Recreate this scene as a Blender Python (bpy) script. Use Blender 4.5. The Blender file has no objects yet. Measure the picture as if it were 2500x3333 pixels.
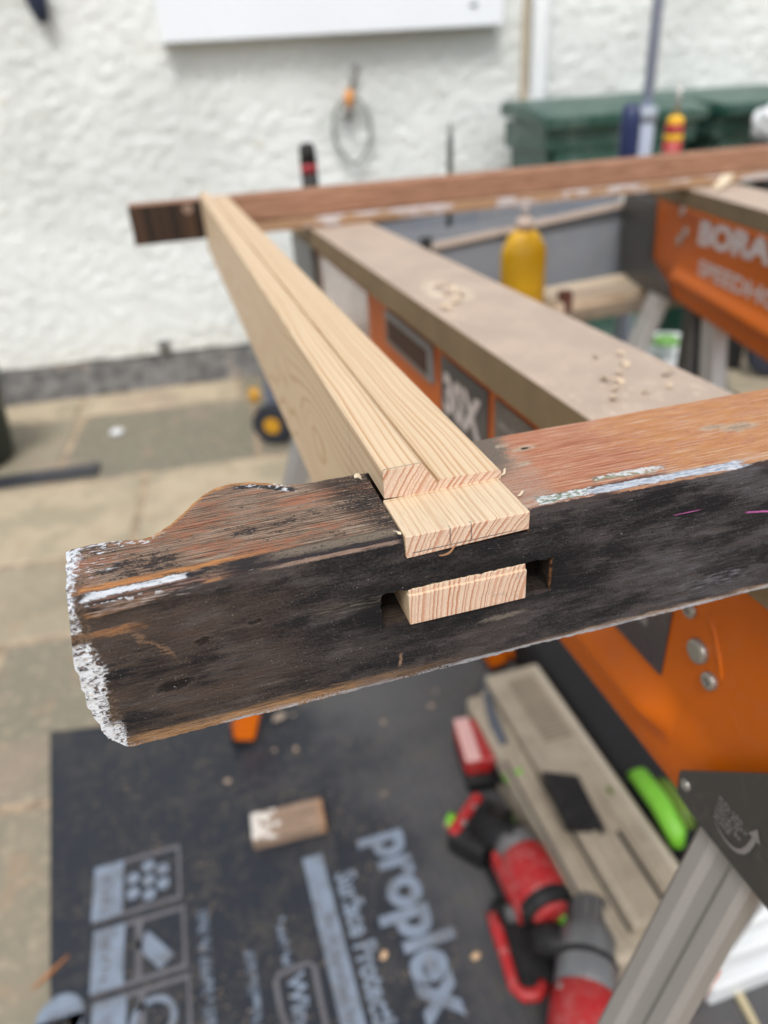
import bpy, bmesh, math, random
from mathutils import Vector, Matrix, noise
random.seed(7)
R = math.radians
C = bpy.context.scene.collection
sc = bpy.context.scene

# ------------------------------------------------------------------ camera
CZ = .93
r_ = Vector((0.95888594, -0.27738454, -0.05996311))
u_ = Vector((0.18885967, 0.46600802, 0.86438912))
f_ = Vector((0.21182489, 0.84017518, -0.49923529))
u_ = r_.cross(f_); u_.normalize(); r_ = f_.cross(u_).normalized()
cam = bpy.data.cameras.new('camera'); co = bpy.data.objects.new('camera', cam); C.objects.link(co)
co.matrix_world = Matrix(((r_.x, u_.x, -f_.x, 0), (r_.y, u_.y, -f_.y, 0), (r_.z, u_.z, -f_.z, CZ), (0, 0, 0, 1)))
cam.sensor_fit = 'HORIZONTAL'; cam.sensor_width = 36; cam.lens = 33.25
cam.clip_start = .01; cam.clip_end = 300
cam.dof.use_dof = True; cam.dof.focus_distance = .197; cam.dof.aperture_fstop = 10.4
sc.camera = co

# ------------------------------------------------------------------ world, sun, exposure
SUN_EL, SUN_AZ = R(56), R(200)      # azimuth: direction the light comes from, clockwise from +Y
w = bpy.data.worlds.new("World"); sc.world = w; w.use_nodes = True
nt = w.node_tree; bg = nt.nodes['Background']
sky = nt.nodes.new('ShaderNodeTexSky'); sky.sky_type = 'NISHITA'; sky.sun_disc = False
sky.sun_elevation = SUN_EL; sky.sun_rotation = SUN_AZ; sky.air_density = 1.0; sky.dust_density = 4.0; sky.ozone_density = 1.0
hs = nt.nodes.new('ShaderNodeHueSaturation'); hs.inputs['Saturation'].default_value = .42
nt.links.new(sky.outputs[0], hs.inputs['Color']); nt.links.new(hs.outputs[0], bg.inputs[0]); bg.inputs[1].default_value = .14
sl = bpy.data.lights.new('sun', 'SUN'); sl.energy = 1.3; sl.angle = R(20); sl.color = (1, .985, .96)
so = bpy.data.objects.new('sun', sl); C.objects.link(so)
sd = Vector((math.sin(SUN_AZ) * math.cos(SUN_EL), math.cos(SUN_AZ) * math.cos(SUN_EL), math.sin(SUN_EL)))
so.rotation_euler = sd.to_track_quat('Z', 'Y').to_euler(); so.location = (0, -2, 4)
vs = sc.view_settings; vs.view_transform = 'Standard'; vs.look = 'None'; vs.gamma = 1; vs.use_curve_mapping = False; vs.exposure = .42

# ------------------------------------------------------------------ node maths helper
class S:
    """a scalar socket with arithmetic"""
    def __init__(s, nt, o): s.nt, s.o = nt, o
    def m(s, op, *a):
        n = s.nt.nodes.new('ShaderNodeMath'); n.operation = op
        for i, v in enumerate((s,) + a):
            if isinstance(v, S): s.nt.links.new(v.o, n.inputs[i])
            else: n.inputs[i].default_value = v
        return S(s.nt, n.outputs[0])
    def __add__(s, b): return s.m('ADD', b)
    __radd__ = __add__
    def __mul__(s, b): return s.m('MULTIPLY', b)
    __rmul__ = __mul__
    def __sub__(s, b): return s.m('SUBTRACT', b)
    def __rsub__(s, b): return (s * -1) + b
    def __truediv__(s, b): return s.m('DIVIDE', b)
    def sq(s): return s.m('MULTIPLY', s)
    def max(s, b): return s.m('MAXIMUM', b)
    def min(s, b): return s.m('MINIMUM', b)
    def abs(s): return s.m('ABSOLUTE')
    def fr(s): return s.m('FRACT')
    def pw(s, b): return s.m('POWER', b)
    def inv(s): return 1 - s
    def ss(s, a, b):
        n = s.nt.nodes.new('ShaderNodeMapRange'); n.interpolation_type = 'SMOOTHSTEP'
        flip = a > b
        if flip: a, b = b, a
        n.inputs[1].default_value = a; n.inputs[2].default_value = b
        if flip: n.inputs[3].default_value = 1; n.inputs[4].default_value = 0
        s.nt.links.new(s.o, n.inputs[0]); return S(s.nt, n.outputs[0])

class M:
    """material builder"""
    def __init__(s, name, rough=.6, metal=0., spec=.5):
        s.mat = bpy.data.materials.new(name); s.mat.use_nodes = True; s.nt = s.mat.node_tree
        s.b = s.nt.nodes['Principled BSDF']; s.b.inputs['Roughness'].default_value = rough
        s.b.inputs['Metallic'].default_value = metal; s.b.inputs['Specular IOR Level'].default_value = spec
    def N(s, t): return s.nt.nodes.new(t)
    def pos(s, world=True):
        if world: o = s.N('ShaderNodeNewGeometry').outputs['Position']
        else: o = s.N('ShaderNodeTexCoord').outputs['Object']
        sp = s.N('ShaderNodeSeparateXYZ'); s.nt.links.new(o, sp.inputs[0])
        return [S(s.nt, sp.outputs[i]) * 1000 for i in range(3)]   # millimetres
    def nrm(s):
        sp = s.N('ShaderNodeSeparateXYZ'); s.nt.links.new(s.N('ShaderNodeNewGeometry').outputs['Normal'], sp.inputs[0])
        return [S(s.nt, sp.outputs[i]) for i in range(3)]
    def vec(s, *c):
        n = s.N('ShaderNodeCombineXYZ')
        for i, v in enumerate(c):
            if isinstance(v, S): s.nt.links.new(v.o, n.inputs[i])
            else: n.inputs[i].default_value = v
        return n.outputs[0]
    def noise(s, v, scale=1., det=3., rough=.55, dist=0.):
        n = s.N('ShaderNodeTexNoise'); n.inputs['Scale'].default_value = scale; n.inputs['Detail'].default_value = det
        n.inputs['Roughness'].default_value = rough; n.inputs['Distortion'].default_value = dist
        s.nt.links.new(v, n.inputs['Vector']); return S(s.nt, n.outputs[0])
    def voro(s, v, scale=1., feat='F1'):
        n = s.N('ShaderNodeTexVoronoi'); n.feature = feat; n.inputs['Scale'].default_value = scale
        s.nt.links.new(v, n.inputs['Vector']); return S(s.nt, n.outputs[0])
    def mix(s, f, a, b):
        n = s.N('ShaderNodeMix'); n.data_type = 'RGBA'
        for k, v in ((0, f), (6, a), (7, b)):
            if isinstance(v, S): s.nt.links.new(v.o, n.inputs[k])
            elif isinstance(v, (int, float)): n.inputs[k].default_value = v
            elif isinstance(v, tuple): n.inputs[k].default_value = (*v[:3], 1)
            else: s.nt.links.new(v, n.inputs[k])
        return n.outputs[2]
    def col(s, c):
        if isinstance(c, tuple): s.b.inputs['Base Color'].default_value = (*c[:3], 1)
        else: s.nt.links.new(c, s.b.inputs['Base Color'])
    def rough(s, v): s.nt.links.new(v.o, s.b.inputs['Roughness'])
    def bump(s, h, dist=.001, strength=1.):
        n = s.N('ShaderNodeBump'); n.inputs['Distance'].default_value = dist; n.inputs['Strength'].default_value = strength
        s.nt.links.new(h.o, n.inputs['Height']); s.nt.links.new(n.outputs[0], s.b.inputs['Normal'])

def plain(name, c, rough=.5, metal=0., var=.25, scale=.02, bump=.0003, spec=.5, coat=0., grime=None):
    """paint, plastic or metal with uneven tone and small dents; scale in 1/mm"""
    m = M(name, rough, metal, spec)
    P = m.pos(False); v = m.vec(*P)
    n = m.noise(v, scale, 5, .6); n2 = m.noise(v, scale * 9, 3, .6)
    base = m.mix(n.ss(.3, .7) * var, c, tuple(x * .55 for x in c))
    if grime:
        base = m.mix((n2 * n).ss(.22, .42) * grime[1], base, grime[0])
    m.col(base); m.rough(n2 * .2 + (rough - .1))
    if bump: m.bump(n * .4 + n2 * .6, bump)
    if coat: m.b.inputs['Coat Weight'].default_value = coat; m.b.inputs['Coat Roughness'].default_value = .12
    return m.mat

# ------------------------------------------------------------------ mesh helpers
def obj(name, me, mat, parent=None, loc=None, smooth=False):
    if isinstance(me, bmesh.types.BMesh):
        bm = me; me = bpy.data.meshes.new(name); bm.normal_update(); bm.to_mesh(me); bm.free()
    o = bpy.data.objects.new(name, me); C.objects.link(o)
    if mat is not None: me.materials.append(mat)
    if smooth:
        for p in me.polygons: p.use_smooth = True
    if parent is not None: o.parent = parent
    if loc: o.location = loc
    return o
def tag(o, label=None, cat=None, group=None, kind=None):
    if label: o['label'] = label
    if cat: o['category'] = cat
    if group: o['group'] = group
    if kind: o['kind'] = kind
    return o
def thing(name, label, cat, loc=(0, 0, 0), rz=0, group=None):
    o = bpy.data.objects.new(name, None); C.objects.link(o); o.location = loc; o.rotation_euler = (0, 0, rz)
    o.empty_display_size = .05
    return tag(o, label, cat, group)
def BM(): return bmesh.new()
def box(bm, x0, x1, y0, y1, z0, z1, bev=0., seg=2, mtx=None):
    r = bmesh.ops.create_cube(bm, size=1)
    vs_ = r['verts']
    for v in vs_: v.co = Vector(((x0 + x1) / 2 + v.co.x * (x1 - x0), (y0 + y1) / 2 + v.co.y * (y1 - y0), (z0 + z1) / 2 + v.co.z * (z1 - z0)))
    if bev:
        es = list({e for v in vs_ for e in v.link_edges})
        rr = bmesh.ops.bevel(bm, geom=es, offset=bev, segments=seg, profile=.5, affect='EDGES'); vs_ = list({v for f in rr['faces'] for v in f.verts} | {v for v in vs_ if v.is_valid})
    if mtx is not None:
        for v in vs_: v.co = mtx @ v.co
    return bm
def prism(bm, pts, z0, z1, mtx=None):
    """polygon pts (x,y) between z0 and z1"""
    a = [bm.verts.new((x, y, z0)) for x, y in pts]; b = [bm.verts.new((x, y, z1)) for x, y in pts]
    n = len(pts)
    fs = [bm.faces.new(a[::-1]), bm.faces.new(b)]
    for i in range(n): fs.append(bm.faces.new((a[i], a[(i + 1) % n], b[(i + 1) % n], b[i])))
    if mtx is not None:
        for v in a + b: v.co = mtx @ v.co
    bmesh.ops.recalc_face_normals(bm, faces=fs)
    return bm
def tube(bm, pts, rad, seg=12, cap=True, sq=1.):
    pts = [Vector(p) for p in pts]
    if not isinstance(rad, (list, tuple)): rad = [rad] * len(pts)
    rings = []; up = None
    for i, p in enumerate(pts):
        d = (pts[min(i + 1, len(pts) - 1)] - pts[max(i - 1, 0)]).normalized()
        if up is None: up = Vector((0, 0, 1)) if abs(d.z) < .9 else Vector((1, 0, 0))
        a = d.cross(up).normalized(); b = a.cross(d).normalized(); up = b
        rings.append([bm.verts.new(p + a * rad[i] * math.cos(2 * math.pi * k / seg) + b * rad[i] * sq * math.sin(2 * math.pi * k / seg)) for k in range(seg)])
    fs = []
    for i in range(len(rings) - 1):
        for k in range(seg): fs.append(bm.faces.new((rings[i][k], rings[i][(k + 1) % seg], rings[i + 1][(k + 1) % seg], rings[i + 1][k])))
    if cap: fs += [bm.faces.new(rings[0][::-1]), bm.faces.new(rings[-1])]
    bmesh.ops.recalc_face_normals(bm, faces=fs)
    return bm
def bar(bm, p0, p1, w0, h0, w1=None, h1=None, side=(1, 0, 0), bev=0):
    """rectangular bar from p0 to p1, w along side, h across"""
    w1 = w1 or w0; h1 = h1 or h0
    p0, p1 = Vector(p0), Vector(p1); d = (p1 - p0).normalized(); a = Vector(side); a = (a - d * a.dot(d)).normalized(); b = d.cross(a)
    q = []
    for p, w_, h_ in ((p0, w0, h0), (p1, w1, h1)):
        q.append([bm.verts.new(p + a * sx * w_ / 2 + b * sy * h_ / 2) for sx, sy in ((-1, -1), (1, -1), (1, 1), (-1, 1))])
    fs = [bm.faces.new(q[0][::-1]), bm.faces.new(q[1])]
    for i in range(4): fs.append(bm.faces.new((q[0][i], q[0][(i + 1) % 4], q[1][(i + 1) % 4], q[1][i])))
    bmesh.ops.recalc_face_normals(bm, faces=fs)
    if bev: bmesh.ops.bevel(bm, geom=list({e for f in fs for e in f.edges}), offset=bev, segments=2, affect='EDGES')
    return bm
def lathe(bm, prof, seg=24, mtx=None, sy=1.):
    """prof (r,z) around z"""
    rings = []; new = []
    for r, z in prof:
        ring = [bm.verts.new((r * math.cos(2 * math.pi * k / seg), sy * r * math.sin(2 * math.pi * k / seg), z)) for k in range(seg)]
        rings.append(ring); new += ring
    fs = []
    for i in range(len(rings) - 1):
        for k in range(seg): fs.append(bm.faces.new((rings[i][k], rings[i][(k + 1) % seg], rings[i + 1][(k + 1) % seg], rings[i + 1][k])))
    fs += [bm.faces.new(rings[0][::-1]), bm.faces.new(rings[-1])]
    if mtx is not None:
        for v in new: v.co = mtx @ v.co
    bmesh.ops.recalc_face_normals(bm, faces=fs)
    return bm
def axis_mtx(p, d, up=(0, 0, 1)):
    """maps local z onto direction d, origin p"""
    d = Vector(d).normalized(); return Matrix.Translation(Vector(p)) @ d.to_track_quat('Z', 'Y').to_matrix().to_4x4()
def text_bm(body, bold=.02):
    cu = bpy.data.curves.new('t', 'FONT'); cu.body = body; cu.size = 1; cu.offset = bold; cu.resolution_u = 3
    o = bpy.data.objects.new('t', cu); C.objects.link(o)
    dg = bpy.context.evaluated_depsgraph_get(); me = bpy.data.meshes.new_from_object(o.evaluated_get(dg))
    bm = bmesh.new(); bm.from_mesh(me)
    bpy.data.objects.remove(o); bpy.data.curves.remove(cu); bpy.data.meshes.remove(me)
    return bm
def text(name, body, mat, parent, origin, xd, yd, w_, h_, bold=.02, lift=.0004):
    """text fitted in w x h, lower left at origin, running along xd with tops towards yd"""
    bm = text_bm(body, bold)
    xs = [v.co.x for v in bm.verts]; ys = [v.co.y for v in bm.verts]
    x0, x1, y0, y1 = min(xs), max(xs), min(ys), max(ys)
    xd, yd = Vector(xd), Vector(yd); n = xd.cross(yd).normalized()
    for v in bm.verts: v.co = Vector(origin) + xd * (v.co.x - x0) / (x1 - x0) * w_ + yd * (v.co.y - y0) / (y1 - y0) * h_ + n * lift
    return obj(name, bm, mat, parent)

# ------------------------------------------------------------------ materials
orange = plain('orange_powder_coat', (.56, .118, .0015), .40, 0, .18, .012, .0001, spec=.3, grime=((.45, .2, .1), .15))
galv = plain('galvanised_steel', (.34, .33, .315), .45, .45, .2, .006, .0001, grime=((.30, .28, .25), .3))
graphite = plain('graphite_painted_steel', (.058, .056, .05), .42, .1, .3, .03, .0001, grime=((.14, .13, .11), .3))
blackp = plain('black_plastic', (.012, .012, .013), .55, 0, .3, .05, .0002, spec=.3, grime=((.1, .09, .08), .35))
redp = plain('red_plastic', (.40, .012, .014), .45, 0, .35, .06, .0003, grime=((.48, .20, .18), .6))
darkred = plain('dark_red_plastic', (.30, .01, .02), .4, 0, .3, .05)
greyp = plain('grey_plastic', (.12, .12, .12), .45, 0, .3, .05, .0002, grime=((.25, .22, .2), .4))
steel = plain('bright_steel', (.42, .41, .38), .38, .75, .2, .3, .0001)
greenl = plain('lime_green_plastic', (.2, .55, .04), .4, 0, .2, .05)
navyp = plain('navy_plastic', (.012, .025, .09), .4, 0, .3, .05)
yellowp = plain('yellow_plastic', (.78, .44, .01), .4, 0, .15, .05)
whitep = plain('white_plastic', (.72, .75, .76), .45, 0, .12, .02)
greenbin = plain('bottle_green_plastic', (.018, .075, .055), .45, 0, .4, .01, grime=((.24, .32, .29), .55))
beige = plain('beige_plastic', (.42, .36, .27), .55, 0, .3, .02, grime=((.2, .17, .13), .4))
greybox = plain('blue_grey_sheet_metal', (.23, .25, .28), .5, 0, .4, .006, grime=((.35, .33, .3), .35))
printc = plain('pale_blue_print', (.20, .25, .32), .6, 0, .5, .03, 0, grime=((.10, .085, .07), .7))
print2 = plain('dull_grey_print', (.12, .12, .135), .6, 0, .5, .03, 0, grime=((.08, .07, .06), .5))
decalw = plain('white_decal', (.6, .55, .54), .5, 0, .2, .05, 0)
decald = plain('dark_decal', (.02, .02, .035), .35, 0, .3, .05, 0, coat=.3, grime=((.1, .08, .08), .3))
decalg = plain('charcoal_decal', (.05, .042, .05), .3, 0, .3, .03, 0, coat=.4, grime=((.12, .1, .1), .35))
faint = plain('faint_grey_print', (.24, .225, .22), .5, 0, .2, .5, 0)

def mk_render():
    m = M('rough_cast_render', .85, 0, .3); X, Y, Z = m.pos()
    v = m.vec(X, Y, Z); n1 = m.noise(v, .0022, 4); n2 = m.noise(v, .03, 5, .7); n3 = m.noise(v, .012, 3, .6)
    c = m.mix(n1.ss(.38, .62), (.63, .655, .635), (.73, .755, .735))
    c = m.mix(n3.ss(.56, .74) * .30, c, (.47, .48, .42)); c = m.mix(m.noise(v, .06, 3, .7).ss(.58, .72) * .35, c, (.80, .82, .80))
    blot = m.voro(m.vec(X * .0075, Z * .0075, 0), 1.).ss(.16, .05) * m.noise(v, .004, 2).ss(.5, .6)
    c = m.mix(blot * .5, c, (.45, .42, .30))
    c = m.mix(Z.ss(240, 150) * .22 * n2.ss(.3, .6), c, (.6, .57, .42))
    m.col(c); m.bump(n2 * .9 + n3 * .5, .013, 1.); return m.mat
render_m = mk_render()
def mk_plinth():
    m = M('grey_mortar_plinth', .9); X, Y, Z = m.pos(); v = m.vec(X, Y, Z)
    n = m.noise(v, .02, 5, .7); n2 = m.noise(v, .005, 3)
    c = m.mix(n.ss(.35, .65), (.085, .085, .083), (.20, .195, .188)); c = m.mix(n2.ss(.56, .68) * .8, c, (.33, .27, .22))
    m.col(c); m.bump(n, .01); return m.mat
plinth_m = mk_plinth()

def mk_slab():
    m = M('weathered_sandstone', .8); X, Y, Z = m.pos(); v = m.vec(X, Y, Z)
    at = m.N('ShaderNodeAttribute'); at.attribute_name = 'tone'; at.attribute_type = 'GEOMETRY'
    t = S(m.nt, at.outputs['Fac'])
    n1 = m.noise(v, .006, 5, .6); n2 = m.noise(v, .05, 4, .6); n3 = m.noise(v, .0025, 2)
    c = m.mix(t, (.14, .13, .098), (.44, .365, .255))
    c = m.mix(n1.ss(.42, .62) * .45, c, (.17, .165, .115)); c = m.mix(n3.ss(.55, .66) * .45, c, (.33, .24, .19))
    c = m.mix(n2.ss(.5, .7) * .4, c, (.47, .40, .28)); c = m.mix(m.noise(v, .011, 4, .7).ss(.56, .66) * .4, c, (.33, .22, .14))
    m.col(c); m.bump(n1 + n2 * .4, .004); m.rough(n1 * .3 + .55); return m.mat
slab_m = mk_slab()
def mk_joint():
    m = M('sand_mortar', .95); X, Y, Z = m.pos(); v = m.vec(X, Y, Z); n = m.noise(v, .02, 4, .7)
    m.col(m.mix(n.ss(.35, .65), (.22, .17, .12), (.44, .34, .23))); m.bump(n, .004); return m.mat
joint_m = mk_joint()

def mk_sheet():
    m = M('dark_protection_sheet', .42); X, Y, Z = m.pos(); v = m.vec(X, Y, Z)
    n1 = m.noise(v, .006, 4, .6); n2 = m.noise(v, .06, 5, .75); n3 = m.noise(v, .25, 3, .7)
    dust = ((n1 * .5 + X * .0009 + Y * .0002 - .02).ss(.36, .66))  # grey dust together with painted sheen, stronger towards the right
    c = m.mix(dust * .8, (.014, .018, .026), (.105, .104, .106))
    c = m.mix((n2 * .6 + m.noise(v, .012, 3, .6) * .4).ss(.48, .60) * .35, c, (.080, .070, .056)); c = m.mix(n3.ss(.66, .74) * .5, c, (.28, .22, .15))
    m.col(c); m.rough(n2 * .4 + .3)
    m.bump((X * .35).m('SINE') * .25 + n1 * 2 + n2 * .3, .0006); return m.mat
sheet_m = mk_sheet()

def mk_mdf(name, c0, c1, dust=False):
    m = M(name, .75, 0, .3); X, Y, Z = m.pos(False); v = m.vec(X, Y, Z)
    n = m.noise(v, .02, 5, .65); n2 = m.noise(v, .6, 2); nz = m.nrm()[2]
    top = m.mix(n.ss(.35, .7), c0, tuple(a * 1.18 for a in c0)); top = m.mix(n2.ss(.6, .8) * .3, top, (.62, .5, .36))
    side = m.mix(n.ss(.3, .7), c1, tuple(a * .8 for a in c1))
    if dust:
        wv = m.noise(m.vec(X * .09, Y * .05, Z), 1., 4, .7)
        d = (((X - 226) / 17).sq() + ((Y - 612) / 40).sq()).pw(.5) + (wv - .5) * 1.6
        k = (d - .85).abs().ss(.38, .08) * (wv * .6 + n2 * .4).ss(.40, .52)
        k = k.max((m.noise(m.vec(X * .22, Y * .12, Z), 1., 4, .7)).ss(.58, .68) * Y.ss(420, 340) * .8).max(wv.ss(.60, .70) * .5)
        top = m.mix(k * .8, top, (.66, .56, .43))
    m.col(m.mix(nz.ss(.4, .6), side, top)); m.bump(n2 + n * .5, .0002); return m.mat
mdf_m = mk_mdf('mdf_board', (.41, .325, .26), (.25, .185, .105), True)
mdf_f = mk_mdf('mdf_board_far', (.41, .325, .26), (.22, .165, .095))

def mk_pine():
    m = M('new_pine', .55, 0, .35); X, Y, Z = m.pos(); nx, ny, nz = m.nrm()
    v = m.vec(X * .05, Y * .006, Z * .05)
    low = m.noise(m.vec(X * .01, Y * .0045, Z * .01), 1., 2); low2 = m.noise(m.vec(0, Y * .013, 3.), 1., 1)
    px = 114 + (low - .5) * 16 + (low2 - .5) * 5; pz = 797 + (low2 - .5) * 9 + (low - .5) * 9
    wob = m.noise(m.vec(X * .35, Y * .02, Z * .35), 1., 2)
    r = ((X - px).sq() + (Z - pz).sq()).pw(.5) + (wob - .5) * .7
    rn = m.noise(m.vec(r * .17, 0, 5.), 1., 3)
    t = (r + (rn - .5) * 8.) / 1.55
    fr = t.fr(); late = (fr.ss(.45, .82) * fr.ss(1., .95))
    yr = m.noise(m.vec(t.m('FLOOR') * .37, 0, 0), 3.1, 0).ss(.3, .75)     # strong and weak years
    late = late * (yr * .72 + .28)
    fib = m.noise(m.vec(X * 2.2, Y * .05, Z * 2.2), 1., 3, .6)
    endf = ny.abs().ss(.6, .8)
    blot = m.noise(m.vec(X * .06, Y * .01, Z * .06), 1., 2)
    long_ = m.mix(late * .95 * (nz.ss(.4, .8) * .15 + .80), m.mix(fib * .5 + blot * .5, (.58, .435, .275), (.71, .565, .385)), (.45, .235, .105))
    fz = m.noise(m.vec(X * 3., Y * 3., Z * 3.), 1., 3, .7); fz2 = m.noise(m.vec(X * .25, Y, Z * .25), 1., 3, .6)
    end = m.mix(late * 1.0, m.mix(fz.ss(.3, .7), (.68, .485, .35), (.84, .67, .53)), (.50, .155, .055))
    end = m.mix(fz2.ss(.55, .72) * .35 * Z.ss(818, 805) * X.ss(60, 68), end, (.36, .27, .24))
    # pencil marks on the tenon end and on the rail side
    hl = ((Z - 825.1 - (X - 44) * .012 + (fz - .5) * .3).abs()).ss(.32, .10) * Y.ss(154, 153.6) * Z.ss(820, 821) * X.ss(45, 46) * X.ss(79, 70)
    vl = (((X - 56.3 + (fz - .5) * .3).abs()).ss(.32, .08)).max(((X - 62.4 + (fz - .5) * .2).abs()).ss(.30, .08)) * Z.ss(824.6, 825.4) * Y.ss(154, 153.6)
    sp = ((Y - 216 - (Z - 800) * .0).abs()).ss(.45, .15) * nx.ss(-.6, -.8)
    tp = ((Y - 174.5 + (fz - .5) * .5).abs()).ss(.5, .1) * Z.ss(837, 838) * X.ss(58, 55) * (fz2 * .7 + .3)
    pen = hl.max(vl) * .7
    c = m.mix(endf, long_, end); c = m.mix(pen.max(sp * .45).max(tp * .8), c, (.10, .09, .09))
    # saw fuzz on tenon cheeks
    cheek = Y.ss(173, 172.5) * nz.ss(.5, .8)
    rib = m.noise(m.vec(X * 3.2, Y * .10, 0), 1., 2)
    c = m.mix(cheek * .45 * rib, c, (.80, .69, .53))
    res = ((X - 57.6 - (Y - 176) * .02 + (fz2 - .5) * 2.2).abs()).ss(.55, .15) * Y.ss(175, 177) * Y.ss(193, 186) * nz.ss(.2, .4)
    c = m.mix(res * .9, c, (.10, .035, .02))
    m.col(c)
    m.bump(fib * .5 * endf.inv() + fz * endf * 1.2 + late * endf * .5 + cheek * rib * 1.2 - pen * .3, .00035); return m.mat
pine_m = mk_pine()

def mk_old():
    """the old painted and blackened stile, masks in millimetres"""
    m = M('old_weathered_joinery', .72, 0, .18); X, Y, Z = m.pos(); nx, ny, nz = m.nrm()
    v = m.vec(X, Y, Z)
    g = m.noise(m.vec(X * .09, Y * .8, Z * .8), 1., 6, .68)              # long grain streaks
    g2 = m.noise(m.vec(X * .16, Y * 2.6, Z * 2.6), 1., 4, .65)
    bl = m.noise(m.vec(X * .035, Y * .10, Z * .10), 1., 4, .6)            # blotches
    fine = m.noise(v, 1.3, 5, .72); sp = m.noise(v, 3.2, 3, .6)
    rag = (m.noise(m.vec(X * .25, Y * .5, Z * .5), 1., 4, .7) - .5)
    rag2 = (m.noise(m.vec(X * .09, Y * 1.3, Z * 1.3), 1., 4, .7) - .5)
    # ---------- front edge
    f = m.mix((bl * .6 + fine * .4).ss(.42, .58), (.014, .0135, .016), (.056, .047, .045))
    f = m.mix(X.ss(28, -10) * .65 * (g * .5 + bl * .5).ss(.38, .56), f, (.095, .066, .050))
    f = m.mix((g2 * .6 + fine * .4).ss(.54, .66) * .40, f, (.095, .082, .078))
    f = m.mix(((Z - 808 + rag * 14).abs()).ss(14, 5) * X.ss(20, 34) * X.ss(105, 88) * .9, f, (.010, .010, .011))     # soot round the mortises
    f = m.mix((g * bl).ss(.30, .40) * .6 * X.ss(85, 110), f, (.10, .096, .10))
    pale = ((X - 73).sq() * .012 + (Z - 795.6 + rag * 3).sq() * .9).ss(1.1, .3)
    f = m.mix(pale * .6 * g2.ss(.35, .55), f, (.28, .24, .19))
    pale2 = ((X - 28).sq() * .006 + (Z - 812 + rag * 4).sq() * .18).ss(1.1, .3)
    f = m.mix(pale2 * .55 * g2.ss(.45, .6), f, (.20, .17, .13)); f = m.mix(X.ss(60, 150) * .5 * (bl * .5 + g2 * .5).ss(.45, .6), f, (.125, .12, .135)); f = m.mix(((X - 148 + rag * 20).abs()).ss(18, 6) * ((Z - 790 + rag2 * 6).abs()).ss(4, 1) * g2.ss(.48, .60) * .7, f, (.24, .25, .29))
    # tan wood showing at the lower arris and in strips at the left
    f = m.mix((Z + rag2 * 6).ss(785.6, 783.2) * (g2.ss(.30, .52) * .85 + .15) * X.ss(75, 5), f, (.33, .19, .095))
    f = m.mix((Z + rag2 * 4).ss(783.4, 782.2) * g2.ss(.35, .5) * X.ss(60, 110) * .8, f, (.42, .28, .18))
    f = m.mix((Z + rag2 * 3).ss(782.5, 781.6) * (bl * .6 + fine * .4 + X.ss(10, 60) * .04).ss(.49, .55) * .85, f, (.44, .45, .48))
    st = ((Z - 820.3 + rag2 * 5).abs()).ss(1.6, .5) * (X + rag * 14).ss(-24, -31)
    f = m.mix(st * .85 * (g2 * .6 + fine * .4).ss(.34, .46), f, (.36, .18, .085))
    st1 = ((Z - 826.5 + rag2 * 6 - (X + 36) * .10).abs()).ss(1.8, .4) * (X + rag * 18).ss(-12, -30) * X.ss(-39, -37.5)
    f = m.mix(st1 * .8 * g2.ss(.35, .5), f, (.34, .18, .085))
    dg = (((Z - 813.5 + (X + 24.5) * 1.15 + rag * 9).abs()).ss(1.6, .5)) * X.ss(-29.5, -28) * X.ss(-19.5, -21)
    f = m.mix(dg * .6 * (fine * .5 + g2 * .5).ss(.40, .52), f, (.28, .17, .10))
    vm = ((X - 40.7 - (Z - 789) * .12 + rag * 1.5).abs()).ss(.7, .2) * Z.ss(785.5, 787) * Z.ss(791.5, 789.8)
    f = m.mix(vm * .6, f, (.40, .25, .16))
    ln = ((Z - 829.0 + (fine - .5) * .5).abs()).ss(.75, .3) * X.ss(3, 12) * X.ss(43, 41)
    f = m.mix(ln * .8, f, (.36, .25, .19))
    wd = ((Z - 827.2 + rag2 * 6 - (X + 30) * .06).abs()).ss(1.4, .3) * X.ss(-8, -16) * X.ss(-38, -35)
    f = m.mix(wd * .7 * g2.ss(.48, .58), f, (.55, .52, .52))
    pk = ((Z - 812.6 - (X - 160) * -.17 + (sp - .5) * .5).abs()).ss(.40, .14) * X.ss(153, 155) + ((Z - 818.4 + (sp - .5) * .3).abs()).ss(.22, .08) * X.ss(127, 128) * X.ss(138, 134) * .8
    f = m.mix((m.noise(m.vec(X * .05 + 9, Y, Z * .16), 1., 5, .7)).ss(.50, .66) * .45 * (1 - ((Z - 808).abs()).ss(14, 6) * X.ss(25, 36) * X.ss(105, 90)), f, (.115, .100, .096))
    f = m.mix(pk.min(1.) * .9, f, (.62, .16, .45))
    # knots
    for kx, kz, ax, az in ((-12.2, 811.4, 2.6, 1.05), (-22.3, 799.0, 4.8, 2.1), (.5, 813.2, 2.2, .8)):
        d = ((X - kx + (fine - .5) * 3 + rag * 10) / ax).sq() + ((Z - kz - (X - kx) * .12 + (sp - .5) * 1.5 + rag * 4) / az).sq()
        f = m.mix(d.ss(1.25, .55) * .85, f, (.014, .010, .009)); f = m.mix((d - 1.6).abs().ss(.6, .1) * .35 * (g2 * .5 + fine * .5).ss(.42, .55), f, (.14, .11, .09))
    speck = m.noise(m.vec(X * 2.1, Y * 2.1, Z * 2.1), 1., 1).ss(.745, .775); f = m.mix(speck * .8, f, (.36, .35, .34)); f = m.mix(m.noise(m.vec(X * 1.2 + 50, Y, Z * 1.2), 1., 4, .8).ss(.60, .70) * .45 * X.ss(20, 40), f, (.10, .10, .105))
    # ---------- top face
    g3 = m.noise(m.vec(X * .030, Y * 1.3, 0), 1., 4, .65); g4 = m.noise(m.vec(X * .075 + 40, Y * 2.6, 0), 1., 3, .6)
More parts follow.
